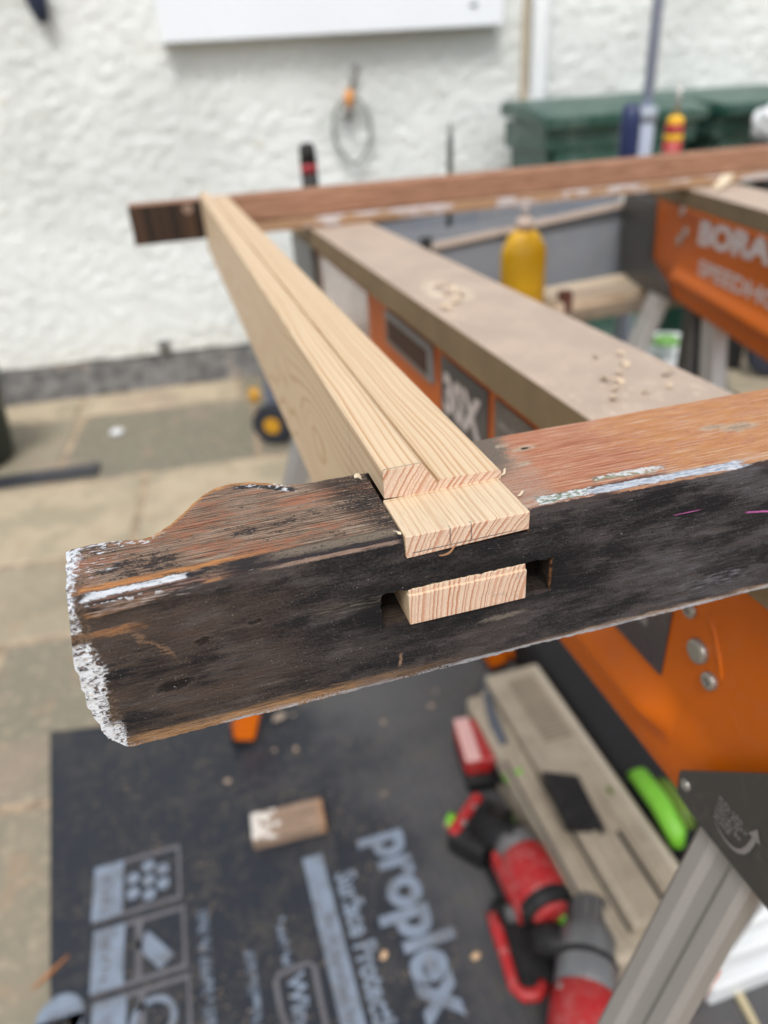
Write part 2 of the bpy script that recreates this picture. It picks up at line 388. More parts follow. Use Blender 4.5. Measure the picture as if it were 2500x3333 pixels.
    w1 = (m.noise(m.vec(X * .30, Y * .75, Z * .75), 1., 5, .72) - .5)
    at = m.N('ShaderNodeAttribute'); at.attribute_name = 'inset'; at.attribute_type = 'GEOMETRY'; ins = S(m.nt, at.outputs['Fac'])
    fe = Y - 153.2
    tr = m.mix(g3.ss(.36, .60), (.38, .135, .068), (.56, .27, .165))
    tr = m.mix((bl * .5 + w1 + ((X - 128) * .012).min(.12) + .02).ss(.22, .42) * .75, tr, (.58, .28, .105))
    tr = m.mix(g4.ss(.53, .66) * .6, tr, (.64, .40, .28)); tr = m.mix(g4.ss(.45, .36) * .6, tr, (.30, .10, .05))
    tr = m.mix((g3 * .5 + g4 * .5 + fe.ss(10, 5) * .06).ss(.545, .60) * .8, tr, (.66, .52, .40))
    tr = m.mix(bl.ss(.60, .70) * .35, tr, (.55, .30, .22))
    tr = m.mix((X + w1 * 26).ss(97, 86) * (fine * .5 + g4 * .5).ss(.42, .56) * .85, tr, (.40, .33, .27))
    tr = m.mix(((X + (Y - 180) * -.25 + w1 * 10).ss(90, 85)) * Y.ss(172, 186) * (fine + .25).ss(.5, .72) * .9, tr, (.15, .135, .11))
    for kx, ky, ax, ay in ((91., 180.5, 3.2, 1.5), (96.6, 190.7, 4.6, 1.7), (90.5, 195.5, 3., 1.2), (168., 178., 8., 3.2), (160, 181., 6., 2.)):
        d = ((X - kx + w1 * 9) / ax).sq() + ((Y - ky + w1 * 6) / ay).sq()
        tr = m.mix(d.ss(1.3, .3) * (fine * .5 + g4 * .5 + w1 * .4).ss(.40, .50) * .85, tr, (.52, .43, .32))
        tr = m.mix(d.ss(.5, .1) * (fine * .5 + g4 * .5).ss(.55, .45) * .7, tr, (.20, .15, .11))
    hd_ = (((X - 96.6) / 1.6).sq() + ((Y - 190.7 + w1 * 1.) / .8).sq()); tr = m.mix(hd_.ss(1.1, .7), tr, (.015, .014, .014))
    tr = m.mix((fe + w1 * 2.4).ss(2.0, 1.4) * .95, tr, (.030, .025, .026))
    tr = m.mix((fe + w1 * 3 - 6.0).abs().ss(1.0, .5) * X.ss(93, 98) * X.ss(132, 122) * .8, tr, (.085, .040, .035))
    gm = (fe + w1 * 5. - 4.6).abs().ss(2.2, 2.0) * (X + w1 * 6).ss(84.2, 84.8) * (X + w1 * 8).ss(103, 101)
    gcol = m.mix((fl0 := m.noise(m.vec(X * .42, Y * .8, 3), 1., 3, .6)).ss(.49, .515), (.29, .33, .26), (.72, .75, .76))
    gcol = m.mix(fl0.ss(.37, .355), gcol, (.05, .035, .035))
    bm_ = (fe + w1 * 3.4 - 3.9 + (X - 100) * .026).abs().ss(2.0, 1.75) * (X + w1 * 8).ss(100, 101) * (X + w1 * 14).ss(153, 149)
    bcol = m.mix((g4 * .5 + fl0 * .5).ss(.42, .58), (.33, .38, .46), (.66, .70, .75))
    wt2 = ((X - 117 + w1 * 16).abs()).ss(12., 10.) * (fe + w1 * 7 - 9.8 + (X - 117) * .03).abs().ss(1.9, 1.4)
    wc2 = m.mix((fl0 + (X - 115) * .012 + (fe - 9.6) * .06).ss(.48, .53), (.30, .31, .22), (.74, .74, .73))
    tr = m.mix(gm, tr, gcol); tr = m.mix(bm_, tr, bcol); tr = m.mix(wt2 * (fine * .6 + w1 + .22).ss(.38, .46), tr, wc2)
    tr = m.mix((fe + w1 * 1.5 - 1.2 + (X - 120) * .012).abs().ss(.5, .25) * X.ss(104, 112) * X.ss(150, 140) * .9, tr, (.45, .24, .14))
    pa = gm.max(bm_).max(wt2)
    # horn side
    tl = m.mix(g3.ss(.38, .60), (.11, .070, .050), (.31, .20, .135)); tl = m.mix(g4.ss(.50, .60) * .8, tl, (.42, .33, .25))
    tl = m.mix(g4.ss(.45, .37) * .75, tl, (.035, .026, .023))
    tl = m.mix((g3 * .4 + bl * .6 + w1 * .3).ss(.50, .58) * .7 * (g4 * .5 + fine * .5).ss(.40, .52), tl, (.40, .14, .07))
    tl = m.mix((bl * .6 + fine * .4 + w1 * .6 + X.ss(-38, -10) * .05 - .02).ss(.47, .41) * .88, tl, (.022, .021, .024))
    tl = m.mix((ins + w1 * 3).ss(2.4, .8) * X.ss(22, 10) * X.ss(-30, -22) * g4.ss(.36, .50) * .9, tl, (.55, .27, .105))
    tl = m.mix((fe + w1 * 4 - 6.2 - (X + 20) * .02).abs().ss(1.7, .7) * (X + w1 * 30).ss(14, -2) * .9 * g4.ss(.36, .48), tl, (.55, .245, .085))
    tl = m.mix((fe + w1 * 3).ss(6.8, 5.4) * (X + w1 * 20).ss(-8, 0) * .95, tl, (.024, .022, .026))
    tl = m.mix((fe + w1 * 3 - 3.9).abs().ss(2.6, 1.2) * (X + w1 * 20).ss(4, 14) * X.ss(43.6, 42) * .85 * (fine * .6 + g4 * .4).ss(.38, .50), tl, (.24, .195, .145))
    tl = m.mix((X + w1 * 12 + (Y - 175) * .3).ss(28, 38) * (fine * .5 + g4 * .5).ss(.60, .50) * .9 * (fe).ss(5, 8), tl, (.026, .023, .023))
    tl = m.mix((fe + w1 * 2).ss(4.8, 4.2) * (X + w1 * 10).ss(-6, -12), tl, (.030, .027, .030))
    tl = m.mix(((fe - 1.) + w1 * 4).abs().ss(1.2, .6) * X.ss(2, -10) * g4.ss(.44, .54) * .8, tl, (.27, .155, .115))
    wt = (fe - 3.0 + w1 * 3.4 + (X + 25) * -.02).abs().ss(1.45, 1.2) * (X + w1 * 6).ss(-38.4, -37.6) * (X + w1 * 10).ss(-12.5, -13.5) * (fl0 + .2).ss(.52, .56)
    tl = m.mix(wt, tl, m.mix((g4 * .5 + fl0 * .5).ss(.40, .52), (.45, .50, .56), (.78, .80, .83)))
    tl = m.mix((ins + w1 * 6 - 1.).ss(2.4, 1.8) * (X + w1 * 14).ss(-16, -20) * fl0.ss(.53, .56) * .9, tl, (.62, .65, .68))
    tl = m.mix((X + w1 * 16).ss(-28, -33) * (fl0 * .5 + g4 * .5).ss(.55, .60) * (fe).ss(9, 12), tl, (.68, .70, .73))
    bk2 = ((X - 12 + w1 * 10).abs()).ss(10, 8) * (ins + w1 * 3 - 3.0).abs().ss(1.7, 1.2)
    tl = m.mix(bk2 * .95, tl, (.030, .031, .036)); tl = m.mix(bk2 * (fl0 + w1 * .5).ss(.56, .60), tl, (.72, .74, .78))
    tl = m.mix(((X - 17.).abs()).ss(3.2, 2.4) * (ins + w1 * 4).ss(1.1, .7) * fl0.ss(.47, .50), tl, (.78, .78, .78))
    top = m.mix(X.ss(60, 62), tl, tr)
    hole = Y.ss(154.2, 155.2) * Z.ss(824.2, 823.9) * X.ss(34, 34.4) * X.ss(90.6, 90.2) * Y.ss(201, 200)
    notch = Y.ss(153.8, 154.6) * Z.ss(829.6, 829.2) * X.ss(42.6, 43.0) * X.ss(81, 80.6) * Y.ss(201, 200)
    back = m.mix(g.ss(.35, .6), (.16, .07, .035), (.46, .21, .08))
    c = m.mix(nz.ss(.45, .8), m.mix(ny.ss(-.3, .2), f, back), top)
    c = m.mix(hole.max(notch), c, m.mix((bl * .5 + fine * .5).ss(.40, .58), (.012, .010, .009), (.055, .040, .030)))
    # ---------- flaked white paint wrapped round the sawn end
    ex = X + rag * 5 + (fine - .5) * 4
    fl = m.noise(m.vec(X * .55, Y * .55, Z * .75), 1., 5, .7)
    ex = X + (fl - .5) * 9
    ex = ex + w1 * 7
    e1 = (ex + .4).ss(-39.3, -39.8) * (Z + rag * 3).ss(821.2, 822.0)
    bay = (Z - 809).abs() * .20; e2 = (ex + bay).ss(-37.0, -37.7) * (Z + rag * 3).ss(818.8, 818.0) * Z.ss(786.5, 789)
    e3 = ex.ss(-37.5, -38.2) * (Z + rag * 2).ss(792, 789)
    pw_ = e1.max(e2).max(e3) * (fl * .7 + w1 * .6 + .15).ss(.40, .46)
    c = m.mix(ex.ss(-37, -39) * .7 * Y.ss(170, 160), c, m.mix(fine.ss(.4, .6), (.06, .045, .038), (.22, .15, .10)))
    pcol2 = m.mix((fl * .8 + fine * .2).ss(.42, .50), (.25, .27, .31), (.68, .71, .75)); pcol2 = m.mix((w1 + fine * .5).ss(.30, .40) * .7, pcol2, (.40, .30, .2))
    c = m.mix(pw_.min(1.), c, pcol2)
    m.col(c)
    m.rough(g * .3 + .52)
    m.bump(g * .6 + g2 * .6 + fine * (1.3 - pw_.min(1.) * .9) + pw_.min(1.) * .35 + (pa + wt) * .6 * nz.ss(.5, .8) + g4 * .5, .0006, 1.)
    return m.mat
old_m = mk_old()
def mk_old_far():
    m = M('old_reddish_joinery', .7, 0, .3); X, Y, Z = m.pos(); nx, ny, nz = m.nrm()
    g = m.noise(m.vec(X * .02, Y * .5, Z * .5), 1., 5, .6); bl = m.noise(m.vec(X * .02, Y * .05, Z * .06), 1., 3)
    c = m.mix(g.ss(.35, .65), (.22, .105, .058), (.40, .22, .14))
    low = Z.ss(797, 794)
    lc = m.mix(bl.ss(.50, .58), (.36, .22, .12), (.52, .48, .47)); lc = m.mix(g.ss(.5, .6) * .5, lc, (.22, .13, .08))
    c = m.mix(low * Z.ss(781, 784), c, lc); c = m.mix((Z - 797.5).abs().ss(2.0, 1.) * .7, c, (.05, .03, .02))
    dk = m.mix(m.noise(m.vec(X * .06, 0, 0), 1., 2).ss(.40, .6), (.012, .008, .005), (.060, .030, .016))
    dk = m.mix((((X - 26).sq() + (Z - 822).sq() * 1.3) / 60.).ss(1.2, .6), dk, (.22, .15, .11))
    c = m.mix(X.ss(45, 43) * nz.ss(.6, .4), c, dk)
    m.col(c); m.bump(g, .0008); return m.mat
old_far_m = mk_old_far()

# ================================================================== SETTING
WY0, WK = 2.871, -.088
def wy(x): return WY0 + WK * x
WA = math.atan(WK)
# ground under the paving
bm = BM(); bmesh.ops.create_grid(bm, x_segments=1, y_segments=1, size=60)
tag(obj('ground', bm, joint_m, loc=(0, 0, -.005)), kind='structure')
# paving slabs: one mesh of many bevelled slabs with their own tone, bonded to the wall line
bm = BM(); lay = bm.faces.layers.float.new('tone')
rows = [(2.85, 2.62), (2.62, 2.06), (2.06, 1.62), (1.62, 1.30), (1.30, .86), (.86, .30), (.30, -.3), (-.3, -.9)]
rnd = random.Random(3)
starts = [-.45, -.42, -.14, -.52, -.36, -.50, -.3, -.2]
def wxy(x, y):     # local paving frame, parallel with the wall
    return (x * math.cos(WA) - (y - WY0) * math.sin(WA), WY0 + x * math.sin(WA) + (y - WY0) * math.cos(WA))
for ri, (ya, yb) in enumerate(rows):
    xs = [starts[ri]]
    while xs[-1] < 6: xs.append(xs[-1] + rnd.choice((.45, .6, .62, .9)))
    while xs[0] > -4: xs.insert(0, xs[0] - rnd.choice((.45, .6, .62, .9)))
    for a, b in zip(xs[:-1], xs[1:]):
        j = .009; t = rnd.uniform(.1, 1.)
        if ri == 1 and -.43 < a < -.4: t = .08
        if ri == 2: t = rnd.uniform(.6, .95)
        if ri == 4 and a < -.4: t = .3
        pts = [wxy(a + j, yb + j), wxy(b - j, yb + j), wxy(b - j, ya - j), wxy(a + j, ya - j)]
        pts = [(x + rnd.uniform(-.004, .004), y + rnd.uniform(-.004, .004)) for x, y in pts]
        n0 = len(bm.faces); prism(bm, pts, -.03, rnd.uniform(-.003, .0)); bm.faces.ensure_lookup_table()
        for fc in bm.faces[n0:]: fc[lay] = t
bmesh.ops.bevel(bm, geom=[e for e in bm.edges if all(v.co.z > -.02 for v in e.verts)], offset=.003, segments=1, affect='EDGES')
me = bpy.data.meshes.new('paving'); bm.to_mesh(me); bm.free()
tag(obj('paving', me, slab_m), kind='structure')

# house: render wall with plinth, window sill and downpipe
house = thing('house', 'white rough rendered house wall with a grey plinth and a window sill', 'house', (0, wy(0), 0))
def hp(o):   # world built child
    o.parent = house; o.matrix_parent_inverse = Matrix.Translation((0, -wy(0), 0)); return o
Wm = Matrix.Translation((0, WY0, 0)) @ Matrix.Rotation(WA, 4, 'Z')
bm = BM(); nx_, nz_ = 460, 180
gv = [[None] * (nz_ + 1) for _ in range(nx_ + 1)]
for i in range(nx_ + 1):
    for k in range(nz_ + 1):
        x = -2.2 + 7.4 * i / nx_; z = .13 + 2.5 * k / nz_
        low = .006 * noise.noise((x * 6, 0, 5)) if k == 0 else 0
        y = -.0066 * noise.fractal((x * 33, z * 37, 0), .8, 2., 3) - .006 * noise.noise((x * 2, z * 2, 3))
        gv[i][k] = bm.verts.new(Wm @ Vector((x, y, z + low)))
for i in range(nx_):
    for k in range(nz_): bm.faces.new((gv[i][k], gv[i + 1][k], gv[i + 1][k + 1], gv[i][k + 1]))
hp(obj('rendered_wall', bm, render_m, smooth=True))
bm = BM(); box(bm, -2.2, 5.2, .03, .3, -.02, 2.63, mtx=Wm); hp(obj('wall_core', bm, render_m))
bm = BM(); n_ = 150; prev = None
for i in range(n_ + 1):
    x = -2.2 + 7.4 * i / n_
    a = bm.verts.new(Wm @ Vector((x, .012 + .008 * noise.noise((x * 9, 0, 0)), .150 + .010 * noise.noise((x * 7, 1, 0)))))
    b = bm.verts.new(Wm @ Vector((x, -.018 + .02 * noise.noise((x * 5, 2, 0)), -.01)))
    if prev: bm.faces.new((prev[1], b, a, prev[0]))
    prev = (a, b)
hp(obj('plinth', bm, plinth_m, smooth=True))
bm = BM(); box(bm, .09, 1.225, -.075, .06, 1.134, 1.262, .004, mtx=Wm); 
sill = hp(obj('window_sill', bm, plain('white_gloss_paint', (.74, .78, .82), .3, 0, .06, .005, 0)))
bm = BM(); lathe(bm, [(.014, 0), (.014, .004), (.009, .006)], 16, mtx=Wm @ Matrix.Translation((1.12, -.075, 1.196)) @ Matrix.Rotation(R(90), 4, 'X'), sy=.6)
kn = obj('screw_cover', bm, plain('grey_cover', (.3, .33, .36), .4), sill)
bm = BM(); box(bm, .16, 1.16, .0, .08, 1.262, 2.3, .004, mtx=Wm); box(bm, .2, 1.12, -.004, .0, 1.31, 2.26, 0, mtx=Wm)
hp(obj('window_frame', bm, greybox))
bm = BM(); tube(bm, [Wm @ Vector((1.372, -.045, z)) for z in (-.0, .5, 1., 2.6)], .033, 20)
hp(obj('downpipe', bm, whitep, smooth=True))
bm = BM(); box(bm, 1.322, 1.336, -.03, .02, .15, 2.6, .003, mtx=Wm); hp(obj('beige_wall_strip', bm, plain('beige_strip', (.50, .42, .30), .7)))  # narrow beige upright strip left of the downpipe
for z in (.9, 1.95):
    bm = BM(); box(bm, 1.335, 1.41, -.05, .01, z, z + .02, .004, mtx=Wm); hp(obj('pipe_bracket', bm, whitep))

# ================================================================== SASH FRAME
sash = thing('sash_frame', 'old blackened sash stiles with a new pale pine rail dry fitted through them', 'window frame', (0, .1532, .7807))
def sp_(o):
    o.parent = sash; o.matrix_parent_inverse = Matrix.Translation((0, -.1532, -.7807)); return o
Y0 = .1532; ZT = .83; ZB = .7810
horn = [(-.0444, .1749), (-.0422, .1788), (-.0382, .1817), (-.029, .1806), (-.024, .1792), (-.0203, .1803), (-.0164, .184), (-.013, .189), (-.0094, .1945), (-.0061, .1988), (-.0028, .2019), (.0024, .2034), (.0087, .2021), (.0141, .1989), (.0186, .1957), (.0255, .1940), (.0417, .1937), (.0801, .1937)]
def yback(x):
    if x > .0801: return .2024
    if x <= horn[0][0]: return horn[0][1]
    for (a, ya), (b, yb) in zip(horn[:-1], horn[1:]):
        if a <= x <= b:
            t = (x - a) / (b - a); return ya + (yb - ya) * t
    return .1937
def endx(z):     # the sawn end bulges a little
    t = (z - ZB) / (ZT - ZB)
    return -.0405 - .0038 * math.sin(math.pi * min(1, max(0, t)) ** .8) + .0022 * max(0, .12 - t) / .12 + .0009 * noise.noise((z * 300, 0, 0)) + .0005 * noise.noise((z * 1400, 0, 3))
def disp(p):
    x, y, z = p
    d = Vector((0, 0, 0))
    g = noise.noise((x * 45, y * 500, z * 500)) * .00022 + noise.noise((x * 160, y * 1500, z * 1500)) * .00011
    soot = max(0, 1 - abs(z - .815) / .010) * max(0, min(1, (x - .03) / .01)) * max(0, min(1, (.098 - x) / .01))
    g += soot * (noise.noise((x * 1100, y * 1100, z * 1100)) * .00030 + noise.noise((x * 450, y * 450, z * 450)) * .0003)
    left = max(0, min(1, (-.033 - x) / .006))
    g += left * (noise.noise((x * 260, y * 260, z * 200)) * .0005 + noise.noise((x * 900, y * 900, z * 700)) * .00012)
    if y < Y0 + .0006: d.y -= g
    if z > ZT - .0006: d.z += g * (1.0 if x < .05 else .7)
    d.z += .0006 * noise.noise((x * 30, 0, 7)) * (1 if z < ZB + .001 else 0)
    if z < ZB + .001: d.z += .0004 * noise.noise((x * 400, 0, 1))
    # arris wear
    ar = max(0, 1 - math.hypot(max(0, y - Y0), max(0, ZT - z)) / .0016)
    if ar > 0: d.y += ar * .0006; d.z -= ar * (.0006 + .0004 * noise.noise((x * 200, 2, 2)))
    # through mortise edges crumble
    if .0345 < x < .0945 and .799 < z < .826:
        e = .0007; d.x += e * (noise.noise((x * 500, z * 500, 9)) + .4 * noise.noise((x * 1500, z * 1500, 9))); d.z += e * (noise.noise((x * 400, z * 400, 4)) + .4 * noise.noise((x * 1500, z * 1500, 4)))
    return d
def V3(x, y, z):
    p = Vector((x, y, z)); return p + disp(p)
step = .0005
xs = [-.0405 + step * i for i in range(int(round((.175 + .0405) / step)) + 1)]
xs += [.18, .2, .25, .3, .4, .5, .6, .7, .8, .9, 1.0]
xs = [round(x, 5) for x in xs]
zs = [round(ZB + step * i, 5) for i in range(99)]     # .781 -> .830
NT = 56
MX0, MX1, MZ0, MZ1 = .036, .088, .801, .813      # through mortise
NX0, NX1, NZ0 = .0435, .080, .8235               # open notch for the top tenon
bm = BM(); cols = []; li = bm.verts.layers.float.new('inset')
for x in xs:
    yb_ = yback(x)
    fr_ = []
    for z in zs:
        xx = x
        if x < -.0405 + 12 * step: # compress first columns towards the irregular end
            t = (x + .0405) / (12 * step); xx = endx(z) * (1 - t) + (-.0405 + 12 * step) * t
        fr_.append(bm.verts.new(V3(xx, Y0, z)))
    tp = [fr_[-1]]
    for k in range(1, NT + 1):
        y = Y0 + (yb_ - Y0) * k / NT
        xx = x
        if x < -.0405 + 12 * step:
            t = (x + .0405) / (12 * step); xx = (-.0410 - .003 * (k / NT) + .0007 * noise.noise((y * 300, 0, 8))) * (1 - t) + (-.0405 + 12 * step) * t
        tp.append(bm.verts.new(V3(xx, y, ZT))); tp[-1][li] = (yb_ - y) * 1000
    bk = [tp[-1]] + [bm.verts.new(Vector((tp[-1].co.x, yb_, ZT + (ZB - ZT) * k / 6))) for k in range(1, 7)]
    bt = [bk[-1]] + [bm.verts.new(Vector((fr_[0].co.x, yb_ + (Y0 - yb_) * k / 4, ZB))) for k in range(1, 4)] + [fr_[0]]
    cols.append((fr_, tp, bk, bt))
e6 = 1e-6
for i in range(len(xs) - 1):
    xm = (xs[i] + xs[i + 1]) / 2; A, B = cols[i], cols[i + 1]
    for k in range(len(zs) - 1):
        zm = (zs[k] + zs[k + 1]) / 2
        if MX0 < xm < MX1 and MZ0 < zm < MZ1: continue
        if NX0 < xm < NX1 and zm > NZ0: continue
        bm.faces.new((A[0][k], B[0][k], B[0][k + 1], A[0][k + 1]))
    innotch = NX0 < xm < NX1
    if not innotch:
        for k in range(NT): bm.faces.new((A[1][k], B[1][k], B[1][k + 1], A[1][k + 1]))
    for k in range(6):
        if innotch and k == 0: pass
        bm.faces.new((A[2][k], B[2][k], B[2][k + 1], A[2][k + 1]))
    for k in range(4): bm.faces.new((A[3][k], B[3][k], B[3][k + 1], A[3][k + 1]))
# ends
A = cols[0]; loop = A[0] + A[1][1:] + A[2][1:] + A[3][1:-1]; bm.faces.new(loop[::-1])
B = cols[-1]; loop = B[0] + B[1][1:] + B[2][1:] + B[3][1:-1]; bm.faces.new(loop)
# inner walls of mortise and notch
def wall_strip(pts, y1):
    ny_ = 24; prev = None
    for (x, z) in pts:
        c_ = []
        for k in range(ny_ + 1):
            y = Y0 + (y1 - Y0) * k / ny_
            p = V3(x, Y0 if k == 0 else y, z) if k == 0 else Vector((x, y, z)) + Vector((.0005 * noise.noise((x * 300, y * 300, z * 300)), 0, .0005 * noise.noise((x * 300, y * 300, z * 300 + 9)))) * min(1, k / 3)
            c_.append(bm.verts.new(p)); c_[-1][li] = 50
        if prev:
            for k in range(ny_): bm.faces.new((prev[k], c_[k], c_[k + 1], prev[k + 1]))
        prev = c_
def line(a, b, s=step):
    n = int(round(max(abs(a[0] - b[0]), abs(a[1] - b[1])) / s)); return [(a[0] + (b[0] - a[0]) * i / n, a[1] + (b[1] - a[1]) * i / n) for i in range(n + 1)]
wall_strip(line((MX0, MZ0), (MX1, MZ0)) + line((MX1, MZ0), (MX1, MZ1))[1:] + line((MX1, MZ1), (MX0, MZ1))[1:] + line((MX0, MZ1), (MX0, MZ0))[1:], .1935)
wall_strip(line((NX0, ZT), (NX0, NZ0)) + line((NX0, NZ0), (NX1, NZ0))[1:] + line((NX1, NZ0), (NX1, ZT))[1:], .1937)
bmesh.ops.recalc_face_normals(bm, faces=bm.faces)
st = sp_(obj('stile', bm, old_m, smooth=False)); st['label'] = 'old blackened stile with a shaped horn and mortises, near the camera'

# new rail
bm = BM()
prof = [(.0442, .8311), (.0442, .8394), (.0449, .8400), (.0553, .8401), (.0562, .8397), (.0590, .8353), (.0599, .8341), (.0602, .8327), (.0607, .8325), (.0610, .8340), (.0700, .8337), (.0800, .8334), (.0806, .8328), (.0806, .8285)]
# upper member overhanging the stile
def extr(bm, pr, y0, y1, n=1):
    rings = []
    for k in range(n + 1):
        y = y0 + (y1 - y0) * k / n; rings.append([bm.verts.new((x, y, z)) for x, z in pr])
    fs = []
    for a, b in zip(rings[:-1], rings[1:]):
        for i in range(len(pr)): fs.append(bm.faces.new((a[i], a[(i + 1) % len(pr)], b[(i + 1) % len(pr)], b[i])))
    fs.append(bm.faces.new(rings[0])); fs.append(bm.faces.new(rings[-1][::-1]))
    bmesh.ops.recalc_face_normals(bm, faces=fs)
extr(bm, prof, .1738, .1941)
extr(bm, [(.0442, .7665)] + prof[1:-1] + [(.0806, .7665)], .1941, 1.066)
rail = sp_(obj('rail', bm, pine_m)); rail['label'] = 'new pale pine rail with a moulded edge and two tenons'
bm = BM(); box(bm, .0438, .0797, .1524, .1741, .8237, .8306, .0003, 2)
for v in bm.verts:
    v.co += Vector((.00012 * noise.noise(v.co * 900), 0, .00012 * noise.noise(v.co * 900 + Vector((5, 5, 5)))))
    if v.co.x > .07 and v.co.z < .825 and v.co.y < .16: v.co.z += .0012
obj('tenon', bm, pine_m, rail)
bm = BM(); box(bm, .0438, .0796, .1524, .1945, .8010, .8112, .0003, 2); box(bm, .0440, .0795, .1531, .1945, .8108, .8128, .0003, 2)
obj('tenon', bm, pine_m, rail)
for ch in rail.children: pass
# far stile
bm = BM()
prf = [(1.066, .782), (1.066, .794), (1.070, .797), (1.070, .828), (1.072, .8304), (1.113, .8304), (1.1155, .828), (1.1155, .784), (1.113, .7815)]
a = []
for x in [-.0505, .03, .043, .3, .6, .9, 1.2, 1.5]: a.append([bm.verts.new((x + (.002 if x < 0 else 0) * noise.noise((y * 99, z * 99, 0)), (1.066 if (x < .0435 and y < 1.09) else y), z + .001 * noise.noise((x * 9, y, z)))) for y, z in prf])
for p_, q_ in zip(a[:-1], a[1:]):
    for i in range(len(prf)): bm.faces.new((p_[i], q_[i], q_[(i + 1) % len(prf)], p_[(i + 1) % len(prf)]))
bm.faces.new(a[0]); bm.faces.new(a[-1][::-1]); bmesh.ops.recalc_face_normals(bm, faces=bm.faces)
fs_ = sp_(obj('stile', bm, old_far_m)); fs_['label'] = 'far old reddish brown stile with flaking white paint on its lower edge'

# small splinters and shavings at the joint
shav = plain('shaving', (.78, .66, .48), .6, 0, .1, 1)
def curl(name, p, d, L, wd, lab, grp=None, turns=.6, mat=shav):
    bm = BM(); d = Vector(d).normalized(); s = d.cross(Vector((0, 0, 1))).normalized(); n = 9; pr = None
    for i in range(n):
        t = i / (n - 1); c_ = d * L * t + Vector((0, 0, 1)) * L * .45 * math.sin(t * math.pi * turns) + s * L * .2 * math.sin(t * 5)
        w_ = wd * (.5 + .5 * math.sin(math.pi * (t * .8 + .15)))
        q = [bm.verts.new(c_ + s * w_ * sx + Vector((0, 0, h))) for sx, h in ((-.5, 0), (.5, w_ * .15), (.5, w_ * .35), (-.5, w_ * .2))]
        if pr:
            for j in range(4): bm.faces.new((pr[j], pr[(j + 1) % 4], q[(j + 1) % 4], q[j]))
        else: bm.faces.new(q)
        pr = q
    bm.faces.new(pr[::-1]); bmesh.ops.recalc_face_normals(bm, faces=bm.faces)
    o = obj(name, bm, mat, loc=p); return tag(o, lab, 'shaving', grp)
curl('wood_shaving', (.0430, .1555, .8304), (-.5, -1, 0), .0032, .0014, 'tiny pale curl of wood on the corner of the upper tenon')
curl('wood_shaving', (.0415, .1900, .8303), (-1, .2, 0), .0022, .0020, 'small pale chip lying on the old horn beside the new rail')
curl('wood_shaving', (.0806, .1620, .8303), (1, .1, 0), .0020, .0010, 'pale wisp of wood at the right edge of the upper tenon')
curl('wood_shaving', (.0812, .1755, .8303), (1, .4, 0), .0028, .0009, 'frayed splinters between the rail shoulder and the red stile', turns=.4)
curl('wood_splinter', (.0530, .1524, .8224), (1, -.02, .12), .0075, .0009, 'thin brown splinter under the upper tenon', turns=.3, mat=plain('brown_splinter', (.33, .17, .09), .7))

# ================================================================== SAWHORSES
def sawhorse(label, loc, rz, detail):
    """length along local +Y, visible side faces -X; local x=0 is the face plane, z=0 ground"""
    t = thing('sawhorse', label, 'sawhorse', loc, rz)
    L0, L1 = detail['y0'], detail['y1']; W = .085
    # side profile with a rolled rib along the lower edge
    hlf = [(0, .752), (-.0014, .7508), (-.0016, .7496), (0, .748), (0, .663)] + [(-.0060 * (1 - math.cos(a * math.pi / 4)), .663 - .0048 * a) for a in range(1, 9)] + [(0, .620), (0, .609), (.0012, .6058), (.004, .604), (.02, .603)]
    pr = hlf + [(W - x, z) for x, z in hlf[::-1]]
    flat = [(max(0, min(W, x)), z) for x, z in pr]
    bm = BM(); rings = []
    rb0, rb1 = detail['rib']
    for y in [L0] + [rb0 + .024 * i / 8 for i in range(9)] + [rb1 - .024 * i / 8 for i in range(8, -1, -1)] + [L1]:
        k = 0 if y < rb0 or y > rb1 else min(1, (min(y - rb0, rb1 - y) / .024)); k = math.sin(k * math.pi / 2)
        rings.append([bm.verts.new((fx + (x - fx) * k, y, z)) for (x, z), (fx, fz) in zip(pr, flat)])
    for a_, b_ in zip(rings[:-1], rings[1:]):
        for i in range(len(pr) - 1): bm.faces.new((a_[i], a_[i + 1], b_[i + 1], b_[i]))
        bm.faces.new((a_[-1], a_[0], b_[0], b_[-1]))
    bm.faces.new(rings[0]); bm.faces.new(rings[-1][::-1])
    # pressed boss at the near end
    bmesh.ops.recalc_face_normals(bm, faces=bm.faces)
    body = obj('beam', bm, orange, t)
    body.data.shade_smooth(); body.data.set_sharp_from_angle(angle=R(48))
    return t, body
t1, beam1 = sawhorse('orange steel sawhorse under the near end of the sash, with grey leg plate', (.2, 0, 0), 0, dict(y0=.02, y1=1.26, rib=(.212, 1.10)))
# boss on the near end: a raised curved rib beside the rivets
bm = BM(); pts = []
for i in range(9):
    a = i / 8; pts.append((.0004, .2075 - .0195 * a + .003 * a * a, .722 - .020 * a - .009 * a * a))
tube(bm, pts, [.0006] + [.0015] * 7 + [.0005], 10); obj('pressed_rib', bm, orange, t1, smooth=True)
def rivet(p, r, parent, h=.003, sock=True):
    mt = Matrix.Translation(p) @ Matrix.Rotation(R(-90), 4, 'Y')
    bm = BM(); lathe(bm, [(r, 0), (r, h * .35), (r * .94, h * .6), (r * .80, h * .70), (r * .42, h * .72), (r * .38, h * (.3 if sock else .72)), (.0001, h * (.3 if sock else .72))], 20, mt)
    o = obj('rivet', bm, steel, parent, smooth=False); return o
rivet((0, .2185, .7155), .0042, t1); rivet((0, .2080, .6990), .0062, t1, .0045, False); rivet((0, .1975, .6895), .0045, t1, .004)
